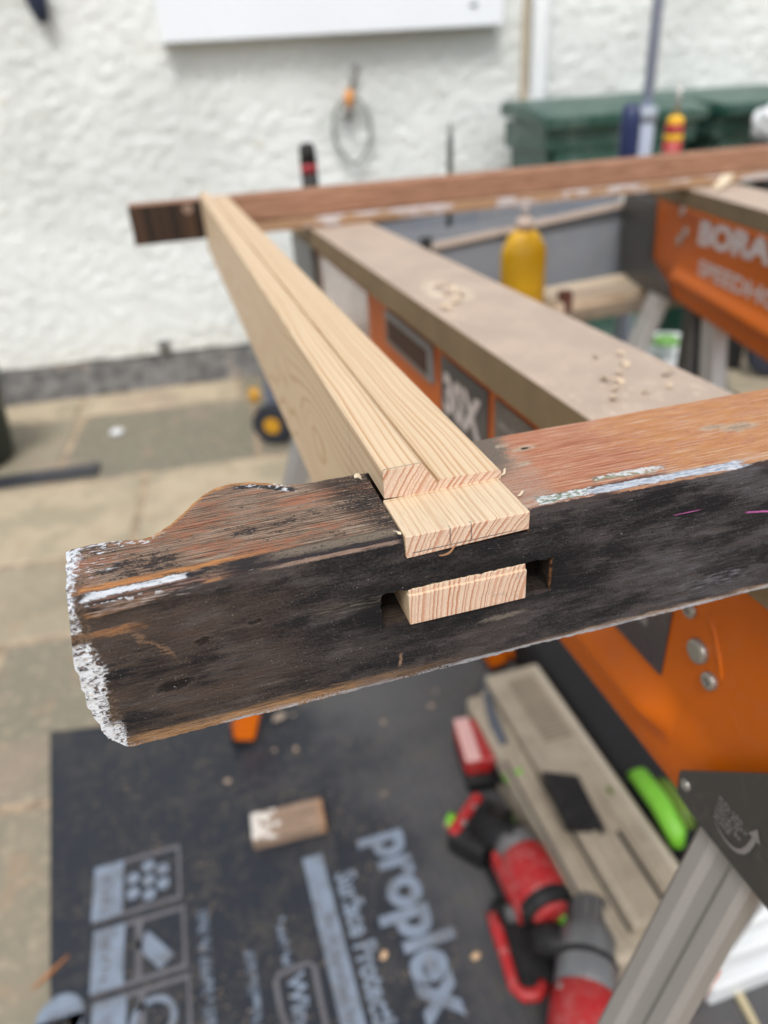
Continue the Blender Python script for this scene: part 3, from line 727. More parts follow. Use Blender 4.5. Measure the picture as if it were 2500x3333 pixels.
# carrying handle
bm = BM(); box(bm, -.004, .001, .574, .7176, .709, .744, .0015)
hd = obj('handle_slot', bm, plain('mid_grey_plastic', (.20, .20, .20), .4), t1)
bm = BM(); box(bm, -.0055, -.003, .584, .7076, .7155, .7375, .001); obj('slot_opening', bm, plain('dark_recess', (.05, .018, .006), .7), hd)
# labels
bm = BM(); box(bm, -.0012, .0, .455, .556, .654, .7425, .0005); l1 = obj('label', bm, decald, t1)
text('lettering', '30X', decalw, l1, (-.0012, .548, .694), (0, -1, 0), (0, 0, 1), .083, .037, .05)
text('lettering', 'SERIES', decalw, l1, (-.0012, .538, .675), (0, -1, 0), (0, 0, 1), .06, .009, .02)
bm = BM(); box(bm, -.0012, .0, .2295, .4423, .6645, .7425, .0005); prism(bm, [], 0, 0) if 0 else None
l2 = obj('label', bm, decalg, t1)
for i in range(4):
    bm = BM(); rr = random.Random(i); y = .434
    while y > .25:
        w_ = rr.uniform(.004, .016); box(bm, -.0016, -.0010, y - w_, y, .724 - i * .013, .729 - i * .013); y -= w_ + .003
    obj('small_print', bm, faint, l2)
bm = BM(); box(bm, -.0010, .0, .80, 1.09, .668, .744, .0004); obj('glare_patch', bm, plain('painted_pale_glare', (.46, .33, .27), .25, 0, .5, .008, 0, coat=.5), t1)  # pale patch painted as the white wall's reflection on the orange side
# far end cap plate
bm = BM()
capoutl = [(1.095, .752), (1.27, .748), (1.262, .64), (1.21, .595), (1.10, .600), (1.07, .612), (1.09, .66)]
def plateYZ(bm, pts, x0, x1):
    prism(bm, [(y, z) for y, z in pts], x0, x1, Matrix(((0, 0, 1, 0), (1, 0, 0, 0), (0, 1, 0, 0), (0, 0, 0, 1))))
plateYZ(bm, capoutl, -.008, .093); obj('end_plate', bm, graphite, t1)
# near end plate with print
bm = BM(); plateYZ(bm, [(.1907, .6415), (.1457, .6906), (.125, .705), (.02, .705), (.02, .627), (.1274, .6268), (.1732, .6252), (.1892, .6272)], -.014, -.0115)
md = None; pl = obj('leg_plate', bm, graphite, t1); m_ = pl.modifiers.new('b', 'BEVEL'); m_.width = .0006; m_.segments = 2
rivet((-.014, .1845, .6385), .0030, pl, .0015)
text('small_print', 'PULL LEG\nOUT FULLY\nUNTIL IT\nLOCKS IN\nPLACE', faint, pl, (-.014, .1645, .6405), (0, -1, .03), (0, 0, 1), .0185, .0150, .03)
bm = BM(); cl = [(.1640, .6392, .0003), (.1600, .6373, .0009), (.1560, .6362, .0013), (.1520, .6365, .0017), (.1485, .6382, .0021), (.1458, .6415, .0024), (.1440, .6460, .0025), (.1430, .6510, .0025), (.1426, .6545, .0024)]
pr_ = None
for i, (y, z, w_) in enumerate(cl):
    a = Vector(cl[max(0, i - 1)][:2]); b = Vector(cl[min(len(cl) - 1, i + 1)][:2]); d = (b - a).normalized(); n = Vector((-d.y, d.x)) * w_ / 2
    q = [bm.verts.new((-.0145, y + n.x, z + n.y)), bm.verts.new((-.0145, y - n.x, z - n.y))]
    if pr_: bm.faces.new((pr_[0], q[0], q[1], pr_[1]))
    pr_ = q
bm.faces.new([bm.verts.new((-.0145, y, z)) for y, z in ((.1460, .6540), (.1392, .6545), (.1424, .6608))])
obj('curved_arrow', bm, faint, pl)
# legs: folded channel, x = face - k*(z0-z)
galv_lit = plain('galvanised_steel_lit', (.58, .58, .57), .4, .45, .25, .03)  # galvanised steel again, colour brightened to offset the shade on the far legs
def leg(top, foot, w_, d_, parent, orange_foot=True, groove=True, name='leg', mat=None):
    top, foot = Vector(top), Vector(foot); d = (foot - top).normalized(); side = Vector((0, 1, 0)); side = (side - d * side.dot(d)).normalized(); o_ = d.cross(side)
    # section with a groove pressed in the outer faces
    hw, hd_ = w_ / 2, d_ / 2; g = min(.0035, w_ * .08)
    sec = [(-hw, -hd_ + .003), (-hw + .003, -hd_), (-hw * .42, -hd_), (-hw * .2, -hd_ + g), (hw * .2, -hd_ + g), (hw * .42, -hd_), (hw - .003, -hd_), (hw, -hd_ + .003), (hw, hd_ - .003), (hw - .003, hd_), (hw * .42, hd_), (hw * .2, hd_ - g), (-hw * .2, hd_ - g), (-hw * .42, hd_), (-hw + .003, hd_), (-hw, hd_ - .003)]
    bm = BM(); rr = [[bm.verts.new(p + side * a + o_ * b) for a, b in sec] for p in (top, foot)]
    n = len(sec); fs = [bm.faces.new((rr[0][i], rr[0][(i + 1) % n], rr[1][(i + 1) % n], rr[1][i])) for i in range(n)]
    fs += [bm.faces.new(rr[0][::-1]), bm.faces.new(rr[1])]; bmesh.ops.recalc_face_normals(bm, faces=fs)
    lo = obj(name, bm, mat or galv, parent)
    if orange_foot:
        bm = BM(); a_ = foot - d * .075; bar(bm, a_, foot - d * .012, w_ * 1.12, d_ * 1.15, side=side, bev=.003); obj('foot_sleeve', bm, orange, lo)
        bm = BM(); bar(bm, foot - d * .014, foot, w_ * 1.2, d_ * 1.25, side=side, bev=.003); obj('rubber_foot', bm, blackp, lo)
    return lo
# local x = world x - .2
leg((.0145, .164, .66), (-.2485, .094, .002), .035, .015, t1)
leg((.070, .164, .66), (.333, .094, .002), .035, .015, t1)
leg((-.005, 1.02, .66), (-.2505, .906, .002), .040, .030, t1)
leg((.085, 1.02, .66), (.232, .93, .002), .040, .030, t1)
# board on the sawhorse
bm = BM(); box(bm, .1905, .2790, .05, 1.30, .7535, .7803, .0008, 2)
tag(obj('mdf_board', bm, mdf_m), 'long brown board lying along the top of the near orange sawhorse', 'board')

# far sawhorse
yaw = -math.atan2(.27382802, .96177867)
t2, beam2 = sawhorse('second orange steel sawhorse behind, with white lettering on its side', (.8012 - .0, 1.0337, 0), yaw, dict(y0=-.85, y1=.20, rib=(-.66, .05)))
# its face plane sits at local x=0; plate at the end
bm = BM(); plateYZ(bm, [(.165, .752), (.345, .748), (.345, .665), (.318, .615), (.27, .590), (.227, .583), (.033, .603), (.06, .625), (.152, .650)], -.008, .093)
ep = obj('end_plate', bm, graphite, t2); m_ = ep.modifiers.new('b', 'BEVEL'); m_.width = .006; m_.segments = 3
text('lettering', 'BORA', decalw, t2, (0, -.035, .706), (0, -1, .05), (0, 0, 1), .235, .037, .05)
text('lettering', 'SPEEDHORSE', decalw, t2, (0, -.052, .664), (0, -1, .02), (0, 0, 1), .36, .024, .03)
rivet((0, .044, .757 - .012), .008, t2, .004); rivet((0, .02, .716), .008, t2, .004); rivet((0, .040, .701), .009, t2, .004)
leg((.022, .10, .66), (-.17, .15, .002), .055, .024, t2, mat=galv_lit)
leg((.060, .10, .66), (.29, .17, .002), .045, .03, t2)
leg((.022, -.075, .66), (.022, -.24, .08), .050, .024, t2, False, name='brace', mat=galv_lit)
leg((.022, -.70, .66), (-.20, -.77, .002), .045, .03, t2)
leg((.095, -.70, .66), (.29, -.77, .002), .045, .03, t2)
bm = BM(); bar(bm, (.024, -.030, .64), (.024, -.197, .10), .010, .026, side=(0, 1, 0)); obj('black_strut', bm, blackp, t2)
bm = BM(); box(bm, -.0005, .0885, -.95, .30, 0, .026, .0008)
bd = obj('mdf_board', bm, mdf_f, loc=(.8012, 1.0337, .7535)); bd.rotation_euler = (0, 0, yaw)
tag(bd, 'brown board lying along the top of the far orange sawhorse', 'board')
# pale chip heap on far board
for i, (px_, py_, s_) in enumerate(((.845, 1.02, .016),)):
    curl('wood_shaving', (px_ - .02, py_, .7805), (1, .3, 0), .035, .02, 'pale curled shavings on the far sawhorse board', turns=.9)

# ================================================================== GROUND SHEET AND PRINT
sheet = thing('protection_sheet', 'dark corrugated plastic floor protection sheet with pale blue print lying on the paving', 'floor sheet', (0, .6, 0))
def shp(o): o.parent = sheet; o.matrix_parent_inverse = Matrix.Translation((0, -.6, 0)); return o
bm = BM(); prism(bm, [(-.374, 1.036), (-.25, 1.012), (.3, 1.0), (.75, .99), (.80, .12), (-.285, .12), (-.318, .5385)], .0005, .0035)
shp(obj('sheet', bm, sheet_m))
Zp = .0036
def strip(bm, pts, wd, closed=False):
    n = len(pts); pts = [Vector((x, y, 0)) for x, y in pts]
    idx = range(n if closed else n - 1); L, Rr = [], []
    for i in range(n):
        if closed: a, b = pts[i - 1], pts[(i + 1) % n]
        else: a, b = pts[max(0, i - 1)], pts[min(n - 1, i + 1)]
        d = (b - a).normalized(); s = Vector((-d.y, d.x, 0)) * wd / 2
        L.append(bm.verts.new(pts[i] + s + Vector((0, 0, Zp)))); Rr.append(bm.verts.new(pts[i] - s + Vector((0, 0, Zp))))
    for i in idx:
        j = (i + 1) % n; bm.faces.new((L[i], Rr[i], Rr[j], L[j]))
def rect(bm, x0, x1, y0, y1, z=None, sl=0.):
    z = Zp if z is None else z
    vs_ = [bm.verts.new((x - sl * (y - .6), y, z)) for x, y in ((x0, y0), (x1, y0), (x1, y1), (x0, y1))]; bm.faces.new(vs_)
def disc(bm, x, y, r, n=18, z=None):
    bm.faces.new([bm.verts.new((x + r * math.cos(2 * math.pi * k / n), y + r * math.sin(2 * math.pi * k / n), Zp if z is None else z)) for k in range(n)])
D_, U_ = (0.02, -1, 0), (1, 0, 0)
shp(text('brand_lettering', 'proplex', printc, None, (.0895, .655, .0035), (.0, -1, 0), (1, 0, 0), .262, .088, .045))
shp(text('tag_line', 'Surface Protection', printc, None, (.0475, .6145, .0035), (.012, -1, 0), (1, 0, 0), .235, .030, .035))
bm = BM(); rect(bm, .0105, .0385, .20, .652, sl=.02); shp(obj('printed_bar', bm, printc))
def scribble(x0, x1, ya, yb, seed, mat, z=None, name='small_print', lines=1):
    bm = BM(); rr = random.Random(seed); y = ya; z = Zp + .0003 if z is None else z
    while y > yb:
        h = rr.uniform(.0022, .0040)
        k = rr.random()
        if k < .5: rect(bm, x0, x1, y - h * .5, y, z)
        elif k < .8: rect(bm, x0, (x0 * .4 + x1 * .6), y - h, y, z)
        else: rect(bm, (x0 * .6 + x1 * .4), x1, y - h, y, z)
        y -= h + rr.uniform(.0008, .0016)
        if rr.random() < .14: y -= .005
    shp(obj(name, bm, mat))
scribble(.022, .031, .560, .25, 1, print2)
scribble(-.0400, -.0285, .577, .517, 2, printc)
scribble(-.0855, -.0730, .547, .25, 3, printc)
scribble(-.1405, -.1265, .620, .25, 4, printc)
scribble(-.1425, -.1290, .470, .25, 14, printc)
bm = BM(); strip(bm, [(-.051, .468), (-.052, .500), (-.047, .508), (-.010, .510), (-.0035, .505), (-.0025, .40), (.0, .25)], .0065); strip(bm, [(-.051, .468), (-.046, .445), (-.040, .25)], .0065)
shp(obj('badge_outline', bm, print2))
shp(text('badge_lettering', 'Window', printc, None, (-.0385, .5035, .0035), (0, -1, 0), (1, 0, 0), .12, .022, .03))
for bi, (ya, yb, xl, xr) in enumerate(((.7335, .6475, -.2790, -.1590), (.6365, .5520, -.2745, -.1555), (.5440, .4590, -.2700, -.1530))):
    bm = BM(); strip(bm, [(xl + .003, ya - .003), (xr - .003, ya - .003), (xr - .003, yb + .003), (xl + .003, yb + .003)], .0075, True)
    if bi: rect(bm, xl + .054, xl + .0625, yb + .006, ya - .006)
    shp(obj('pictogram_frame', bm, print2))
    bm = BM(); rect(bm, xl, xl + .040, yb + .004, ya - .001, Zp + .0004); shp(obj('pictogram_band', bm, printc))
    scribble(xl + .012, xl + .026, ya - .018, yb + .012, 20 + bi, print2, Zp + .0007)
bm = BM()
for x, y in ((-.2255, .699), (-.2251, .676), (-.2042, .7118), (-.2041, .6894), (-.2031, .667), (-.1847, .701), (-.184, .678)): disc(bm, x, y, .0088)
shp(obj('pictogram_dots', bm, printc))
bm = BM(); strip(bm, [(-.2130, .6085), (-.2090, .6030), (-.1850, .5720), (-.1815, .5670)], .022); shp(obj('pictogram_tube', bm, printc))
bm = BM(); strip(bm, [(-.198 + .024 * math.cos(a * math.pi / 10), .503 + .024 * math.sin(a * math.pi / 10)) for a in range(20)], .0075, True); shp(obj('pictogram_ring', bm, printc))
bm = BM(); strip(bm, [(-.205, .49), (-.200, .45), (-.195, .41)], .006); shp(obj('pictogram_stem', bm, print2))
bm = BM(); disc(bm, -.308, .540, .028); rect(bm, -.335, -.281, .40, .54); shp(obj('pictogram_badge', bm, printc))
scribble(-.322, -.296, .548, .45, 31, print2, Zp + .0006)

# sawdust and loose specks
bm = BM(); rr = random.Random(11)
for i in range(5200):
    x = rr.uniform(-.30, .55); y = rr.uniform(.22, .99)
    k = noise.noise((x * 7, y * 7, 0)) + .25
    if rr.random() > k + .25: continue
    s = rr.uniform(.0006, .0017); a = rr.uniform(0, 6.3); z = .0045
    p = [bm.verts.new((x + s * math.cos(a + b) * (1 if j % 2 else .5), y + s * math.sin(a + b), z + rr.uniform(0, s))) for j, b in enumerate((0, 1.6, 3.1, 4.7))]
    bm.faces.new(p)
tag(obj('sawdust', bm, plain('sawdust_flakes', (.34, .25, .16), .8, 0, .5, .5)), 'fine sawdust scattered over the dark printed sheet', 'sawdust', kind='stuff')

# wood chips (real pieces)
chipm = plain('pine_chip', (.62, .42, .25), .6, 0, .3, .3); chipd = plain('brown_chip', (.36, .15, .06), .7, 0, .3, .3)
def chip(p, s, rz, lab, grp=None, mat=chipm, name='wood_chip', flat=.35):
    bm = BM(); rr = random.Random(int(p[0] * 9999) + int(p[1] * 7777))
    bmesh.ops.create_icosphere(bm, subdivisions=1, radius=1)
    for v in bm.verts: v.co = Vector((v.co.x * s * rr.uniform(.8, 1.2), v.co.y * s * .65 * rr.uniform(.7, 1.2), v.co.z * s * flat + s * flat * .9))
    o = obj(name, bm, mat, loc=p); o.rotation_euler = (0, 0, rz); return tag(o, lab, 'wood chip', grp)
chipm2 = plain('dusty_chip', (.40, .30, .22), .75, 0, .4, .3)
G1 = 'pale wood chips scattered on the dark sheet'
for i, (x, y, s) in enumerate(((-.081, .823, .007), (.035, .852, .008), (-.0, .862, .005), (.245, .985, .007), (.19, .86, .007), (.28, .868, .008), (.222, .637, .008), (.245, .585, .0065), (.255, .50, .006), (.15, .72, .005), (.045, .93, .005), (.30, .90, .005))):
    chip((x, y, .0036), s * .85, i * 1.3, 'small pale wood chip lying loose on the dark printed sheet', G1, mat=chipm2)
chip((.0835, .4880, .0036), .0075, .9, 'orange tinted wood chip between the tag line and the large printed name')
chip((.192, .452, .0036), .0075, .2, 'peach coloured wood chip beside the last letters of the large printed name')
shav2 = plain('dull_shaving', (.60, .48, .34), .7, 0, .3, .5)
G2 = 'pale shavings scattered on the near sawhorse board'
for i, (x, y, s) in enumerate(((.222, .63, .004), (.229, .60, .0035), (.240, .635, .004), (.218, .595, .003), (.214, .565, .005), (.205, .545, .0045), (.232, .585, .0035), (.262, .345, .0035), (.250, .365, .0028), (.243, .355, .0025), (.228, .352, .0032), (.222, .335, .0026), (.232, .340, .0028), (.2185, .322, .0028), (.236, .325, .0024), (.251, .325, .0024), (.262, .385, .0024), (.246, .39, .0025))):
    curl('wood_shaving', (x, y, .7806), (math.cos(i * 1.7), math.sin(i * 1.7), 0), s * 2.0, s * 1.3, 'small pale shaving lying on the near sawhorse board', G2, turns=.45, mat=shav2)

# block offcut
bm = BM(); box(bm, -.054, .054, -.0245, .0245, 0, .022, .003, 2)
om = M('weathered_offcut', .75); X, Y, Z = om.pos(False); n = om.noise(om.vec(X * .02, Y * .3, Z * .3), 1., 4); n2 = om.noise(om.vec(X * .06, Y * .06, Z * .06), 1., 3)
cc = om.mix(n.ss(.35, .65), (.15, .105, .075), (.31, .215, .15)); cc = om.mix(X.ss(38, 52) * .5, cc, (.36, .18, .08)); cc = om.mix((n2 + X * -.004).ss(.6, .68) * Z.ss(16, 22), cc, (.6, .57, .52)); om.col(cc); om.bump(n, .0005)
o = obj('timber_offcut', bm, om.mat, loc=(.0, .708, .0036)); o.rotation_euler = (0, 0, R(-3))
tag(o, 'short weathered brown timber block lying on the dark sheet', 'offcut')
chip((.02, .93, .0036), .014, .4, 'grey brown lump of old wood on the sheet behind the timber block', name='wood_lump', mat=plain('grey_chip', (.33, .27, .21), .8))
bm = BM(); tube(bm, [(0, 0, .004), (.02, .012, .006), (.042, .03, .005)], [.001, .003, .001], 6)
tag(obj('splinter', bm, chipd, loc=(-.345, .585, .0)), 'orange brown splinter on the paving beside the left edge of the sheet', 'splinter')

# ================================================================== TOOLS ON THE SHEET
ZS = .0036
# beige tool case
tc = thing('tool_case', 'long beige plastic tool case with a black handle on the sheet', 'tool case', (.39, .60, ZS))
def rel(par):
    inv = Matrix.Translation(-par.location)
    def f(name, bm, mat, parent=None, smooth=False):
        for v in bm.verts: v.co = v.co - par.location
        return obj(name, bm, mat, parent or par, smooth=smooth)
    return f
T = rel(tc)
bm = BM(); box(bm, .318, .45, .36, .80, ZS, .078, .008, 3); T('case_body', bm, beige)
bm = BM(); box(bm, .357, .4525, .38, .815, .078, .1, .006, 3); lid = T('lid', bm, beige)
bm = BM(); 
for x in (.372, .392, .412): box(bm, x, x + .007, .385, .56, .099, .105, .002)
T('lid_ribs', bm, beige)
bm = BM()
for i in range(16): box(bm, .385, .43, .655 + i * .0085, .659 + i * .0085, .0995, .1012)
T('vent_grille', bm, plain('shadowed_beige', (.22, .18, .13), .7))
bm = BM(); prism(bm, [(.352, .600), (.395, .578), (.385, .495), (.343, .515)], .098, .112); T('handle', bm, blackp)
bm = BM(); box(bm, .3555, .3590, .385, .815, .074, .0795); T('shadow_line_strip', bm, blackp)  # black strip standing in for the shadow line under the lid
bm = BM(); box(bm, .335, .345, .365, .60, .077, .0835, .003); T('side_rib', bm, beige)
bm = BM(); box(bm, .321, .326, .365, .66, .0775, .0785); T('slot_shadow_strip', bm, plain('groove_shadow_plastic', (.09, .075, .06), .7))
bm = BM(); box(bm, .436, .447, .40, .80, .0995, .1035, .003); T('lid_edge_rib', bm, plain('cream_plastic', (.52, .46, .36), .5, 0, .3, .02))
bm = BM(); box(bm, .402, .4045, .385, .49, .0985, .1062); T('lid_slot', bm, blackp)
bm = BM(); tube(bm, [(.395, .885, .01), (.375, .85, .05), (.352, .79, .075), (.338, .73, .078), (.335, .69, .07)], .008, 10, sq=1.6)
T('carry_strap', bm, plain('blue_grey_strap', (.10, .115, .14), .6))
bm = BM(); box(bm, .345, .357, .62, .80, .02, .085, .005); T('side_moulding', bm, beige)
bm = BM(); box(bm, .300, .318, .36, .52, ZS, .05, .004); T('corner_moulding', bm, beige)
bm = BM(); box(bm, .425, .431, .545, .556, .1, .102); T('green_marks', bm, plain('dull_olive_mark', (.10, .16, .03), .6))
bm = BM(); box(bm, .3165, .320, .37, .62, ZS + .002, .012, .001); T('green_trim', bm, greenl)
# black bag
tb = thing('tool_bag', 'black tool bag with a lime green handle beside the beige case', 'tool bag', (.54, .68, ZS)); T = rel(tb)
bm = BM(); box(bm, .462, .66, .40, 1.0, ZS, .10, .02, 4)
bmesh.ops.subdivide_edges(bm, edges=list(bm.edges), cuts=2, use_grid_fill=True)
for v in bm.verts: v.co += Vector((.006, .006, .008)) * noise.noise(v.co * 14)
T('bag_body', bm, plain('black_fabric', (.010, .010, .011), .85, 0, .4, .05), smooth=True)
bm = BM(); tube(bm, [(.474, .565, .095), (.473, .55, .112), (.4705, .50, .116), (.466, .46, .112), (.465, .452, .098)], [.008, .013, .014, .013, .008], 14); T('handle', bm, greenl, smooth=True)
bm = BM(); tube(bm, [(.50, .545, .09), (.500, .53, .104), (.498, .49, .104), (.497, .47, .09)], .010, 12); T('side_handle', bm, plain('olive_green', (.12, .2, .02), .5), smooth=True)

def battery(T, p, rz, parent=None, scale=1.):
    mt = Matrix.Translation(p) @ Matrix.Rotation(rz, 4, 'Z') @ Matrix.Scale(scale, 4)
    bm = BM(); box(bm, -.036, .036, -.052, .052, 0, .028, .006, 2, mt); a = T('battery', bm, blackp)
    bm = BM(); box(bm, -.037, .037, -.040, .048, .024, .060, .009, 3, mt); T('battery_shell', bm, redp, parent)
    return mt
# far drill, seen battery first
A = thing('cordless_tool', 'red and black cordless tool with a pale striped battery, farthest of the three', 'power tool', (.31, .72, ZS)); T = rel(A)
mt = battery(T, (.315, .722, ZS), R(-8), scale=1.)
bm = BM(); box(bm, -.036, -.012, -.040, .046, .0595, .0615, .002, 2, mt); T('battery_label', bm, plain('pale_pink_label', (.75, .45, .42), .5, 0, .3, .2))
bm = BM(); tube(bm, [(.327, .68, .035), (.334, .66, .04), (.342, .62, .045)], [.020, .018, .024], 14); T('grip', bm, blackp, smooth=True)
bm = BM(); tube(bm, [(.328, .655, .055), (.335, .636, .062), (.340, .610, .060)], [.013, .018, .014], 12); T('green_cap', bm, greenl, smooth=True)
bm = BM(); tube(bm, [(.36, .72, .03), (.362, .66, .04), (.345, .60, .04)], [.018, .026, .020], 14); T('motor_housing', bm, blackp, smooth=True)
bm = BM(); box(bm, .352, .372, .63, .69, .052, .062, .006); T('top_vent_panel', bm, darkred)
# middle driver
B_ = thing('cordless_tool', 'red cordless driver with a grey collar, in the middle of the three on the sheet', 'power tool', (.285, .52, ZS)); T = rel(B_)
mt = Matrix.Translation((.258, .600, ZS)) @ Matrix.Rotation(R(-52), 4, 'Z') @ Matrix.Scale(.82, 4)
bm = BM(); box(bm, -.036, .036, -.052, .052, 0, .052, .010, 3, mt); T('battery', bm, blackp)
bm = BM(); box(bm, -.037, -.016, -.046, .048, .030, .0575, .007, 3, mt); T('battery_shell', bm, redp)
bm = BM(); box(bm, .004, .028, -.03, .03, .0515, .0535, .001, 2, mt); T('battery_label', bm, plain('grey_mauve_label', (.20, .14, .16), .6, 0, .5, .3))
for x, y in ((-.022, .018), (.02, .02), (-.02, -.02)):
    bm = BM(); lathe(bm, [(.006, 0), (.006, .003), (.0001, .0035)], 12, mt @ Matrix.Translation((x, y, .054))); T('battery_screw', bm, steel)
bm = BM(); tube(bm, [(.262, .595, .045), (.275, .565, .05), (.290, .545, .055)], [.026, .022, .028], 14); T('grip', bm, blackp, smooth=True)
ax0, ax1 = Vector((.288, .552, .052)), Vector((.289, .440, .052)); dd = (ax1 - ax0).normalized(); Lc = (ax1 - ax0).length
bm = BM(); lathe(bm, [(.018, -.010), (.026, -.004), (.029, .004), (.030, .022)], 28, axis_mtx(ax0, dd)); T('collar', bm, greyp, smooth=True)
bm = BM(); lathe(bm, [(.0300, .022), (.0335, .026), (.0345, .05), (.0345, .080), (.033, .092)], 28, axis_mtx(ax0, dd)); mh = T('motor_housing', bm, redp, smooth=True)
bm = BM(); box(bm, -.012, .012, .0335, .0352, .035, .078, .001, mtx=axis_mtx(ax0, dd) @ Matrix.Rotation(R(200), 4, 'Z')); T('rating_label', bm, plain('dusty_label', (.5, .2, .19), .6, 0, .4, .2))
bm = BM(); lathe(bm, [(.0340, .088), (.0355, .091), (.0355, .102), (.032, .106)], 28, axis_mtx(ax0, dd)); T('end_ring', bm, blackp, smooth=True)
bm = BM(); lathe(bm, [(.026, .104), (.025, .110), (.018, .113), (.0001, .114)], 24, axis_mtx(ax0, dd)); T('end_cap', bm, redp, smooth=True)
bm = BM(); box(bm, .2505, .262, .455, .545, .03, .06, .005); T('side_panel', bm, redp)
bm = BM(); tube(bm, [(.232, .640, .02), (.226, .625, .03), (.224, .61, .03)], [.006, .009, .006], 12); T('green_button', bm, greenl, smooth=True)
bm = BM(); tube(bm, [(.243, .475, .03), (.262, .468, .035), (.280, .462, .035)], .011, 12); T('belt_hook', bm, greyp, smooth=True)
bm = BM(); tube(bm, [(.303, .428, .03), (.306, .445, .045), (.31, .46, .05)], [.010, .014, .010], 12); T('green_cap', bm, greenl, smooth=True)
bm = BM()
for k in range(6): box(bm, -.010, .010, .0342, .0352, .038 + k * .007, .041 + k * .007, 0, mtx=axis_mtx(ax0, dd) @ Matrix.Rotation(R(150), 4, 'Z'))
T('vent_slots', bm, blackp)
bm = BM(); tube(bm, [(.262, .56, .012), (.268, .51, .014), (.262, .47, .012), (.235, .50, .010)], [.016, .022, .018, .012], 12); T('belt_pouch', bm, blackp, smooth=True)
# near drill
D = thing('cordless_tool', 'red and grey cordless drill with a red rimmed battery, nearest of the three', 'power tool', (.28, .37, ZS)); T = rel(D)
d0, d1 = Vector((.340, .442, .060)), Vector((.236, .282, .060)); dd = (d1 - d0).normalized(); am = axis_mtx(d0, dd)
bm = BM(); tube(bm, [d0 - dd * .06, d0 - dd * .03, d0], [.0022, .0030, .0034], 8); T('drill_bit', bm, steel, smooth=True)
bm = BM(); lathe(bm, [(.010, -.002), (.024, .004), (.027, .012), (.027, .040), (.030, .044)], 28, am); ck = T('chuck', bm, greyp, smooth=True)
bm = BM(); 
for k in range(14): box(bm, -.0008, .0008, .0265, .028, .012, .036, 0, mtx=am @ Matrix.Rotation(k * math.pi / 7, 4, 'Z'))
T('chuck_ribs', bm, blackp)
bm = BM(); lathe(bm, [(.030, .044), (.034, .048), (.035, .108), (.033, .112)], 28, am); T('gear_ring', bm, plain('worn_grey_metal', (.22, .23, .235), .4, .5, .4, .1, grime=((.4, .4, .4), .5)), smooth=True)
bm = BM(); lathe(bm, [(.033, .108), (.0365, .113), (.038, .14), (.037, .18), (.030, .195)], 28, am); T('motor_housing', bm, redp, smooth=True)
bm = BM(); box(bm, -.014, .014, .0355, .0385, .125, .165, .002, mtx=am @ Matrix.Rotation(R(165), 4, 'Z')); T('rating_label', bm, blackp)
for k in (140, 200, 240):
    bm = BM(); lathe(bm, [(.0035, .036), (.0035, .0385), (.001, .039)], 10, am @ Matrix.Translation((0, 0, .120)) @ Matrix.Rotation(R(k), 4, 'Z') @ Matrix.Rotation(R(90), 4, 'Y')); T('housing_screw', bm, steel)
bm = BM(); lathe(bm, [(.0350, .074), (.0356, .076), (.0356, .079), (.0350, .081)], 28, am); T('clutch_band', bm, blackp, smooth=True)
bm = BM(); box(bm, -.010, .010, .034, .0375, .080, .098, .002, mtx=am @ Matrix.Rotation(R(170), 4, 'Z')); T('speed_switch', bm, beige)
bm = BM(); tube(bm, [(.224, .478, .036), (.2225, .455, .036), (.219, .42, .034), (.2155, .392, .034), (.222, .381, .034), (.236, .377, .034), (.250, .384, .036)], [.0075, .0085, .0075, .0075, .008, .008, .008], 12); T('red_rim', bm, redp, smooth=True)
bm = BM(); box(bm, .226, .272, .385, .468, ZS, .030, .006); T('battery', bm, blackp)
bm = BM(); tube(bm, [(.262, .43, .04), (.275, .42, .05), (.292, .40, .055)], .020, 14); T('grip', bm, blackp, smooth=True)

# loose black cable lying among the tools
bm = BM(); tube(bm, [(.33 + .035 * math.sin(i * .7), .70 - i * .016, .010 + .012 * math.sin(i * 1.1) ** 2) for i in range(22)], .0045, 8)
tag(obj('black_cable', bm, blackp, smooth=True), 'thin black cable lying between the red cordless tools and the beige case', 'cable')
# orange clamp
oc = thing('clamp', 'orange handled clamp lying behind the beige case', 'clamp', (.48, .93, ZS)); T = rel(oc)
bm = BM(); tube(bm, [(.455, .935, .02), (.475, .925, .025), (.50, .93, .022)], [.012, .018, .014], 12); T('handle', bm, orange, smooth=True)
bm = BM(); bar(bm, (.44, .93, .015), (.60, .96, .015), .012, .006); T('bar', bm, blackp)

# white plastic crate, lower right
wc = thing('plastic_crate', 'white stepped plastic crate on the sheet beside the near sawhorse leg', 'crate', (.55, .4, ZS)); T = rel(wc)
bm = BM(); box(bm, .425, .80, .318, .392, ZS, .040, .005, 3); T('crate_base', bm, whitep)
bm = BM(); box(bm, .435, .79, .330, .390, .042, .075, .005, 3); T('crate_rim', bm, whitep)
bm = BM(); box(bm, .445, .78, .342, .388, .077, .105, .006, 3); T('crate_lid', bm, whitep)
bm = BM(); bar(bm, (.465, .320, .008), (.455, .255, .008), .008, .008, bev=.001); tag(obj('wooden_stick', bm, plain('pale_stick', (.55, .48, .3), .7)), 'pale square wooden stick on the dark sheet in front of the white crate', 'stick')

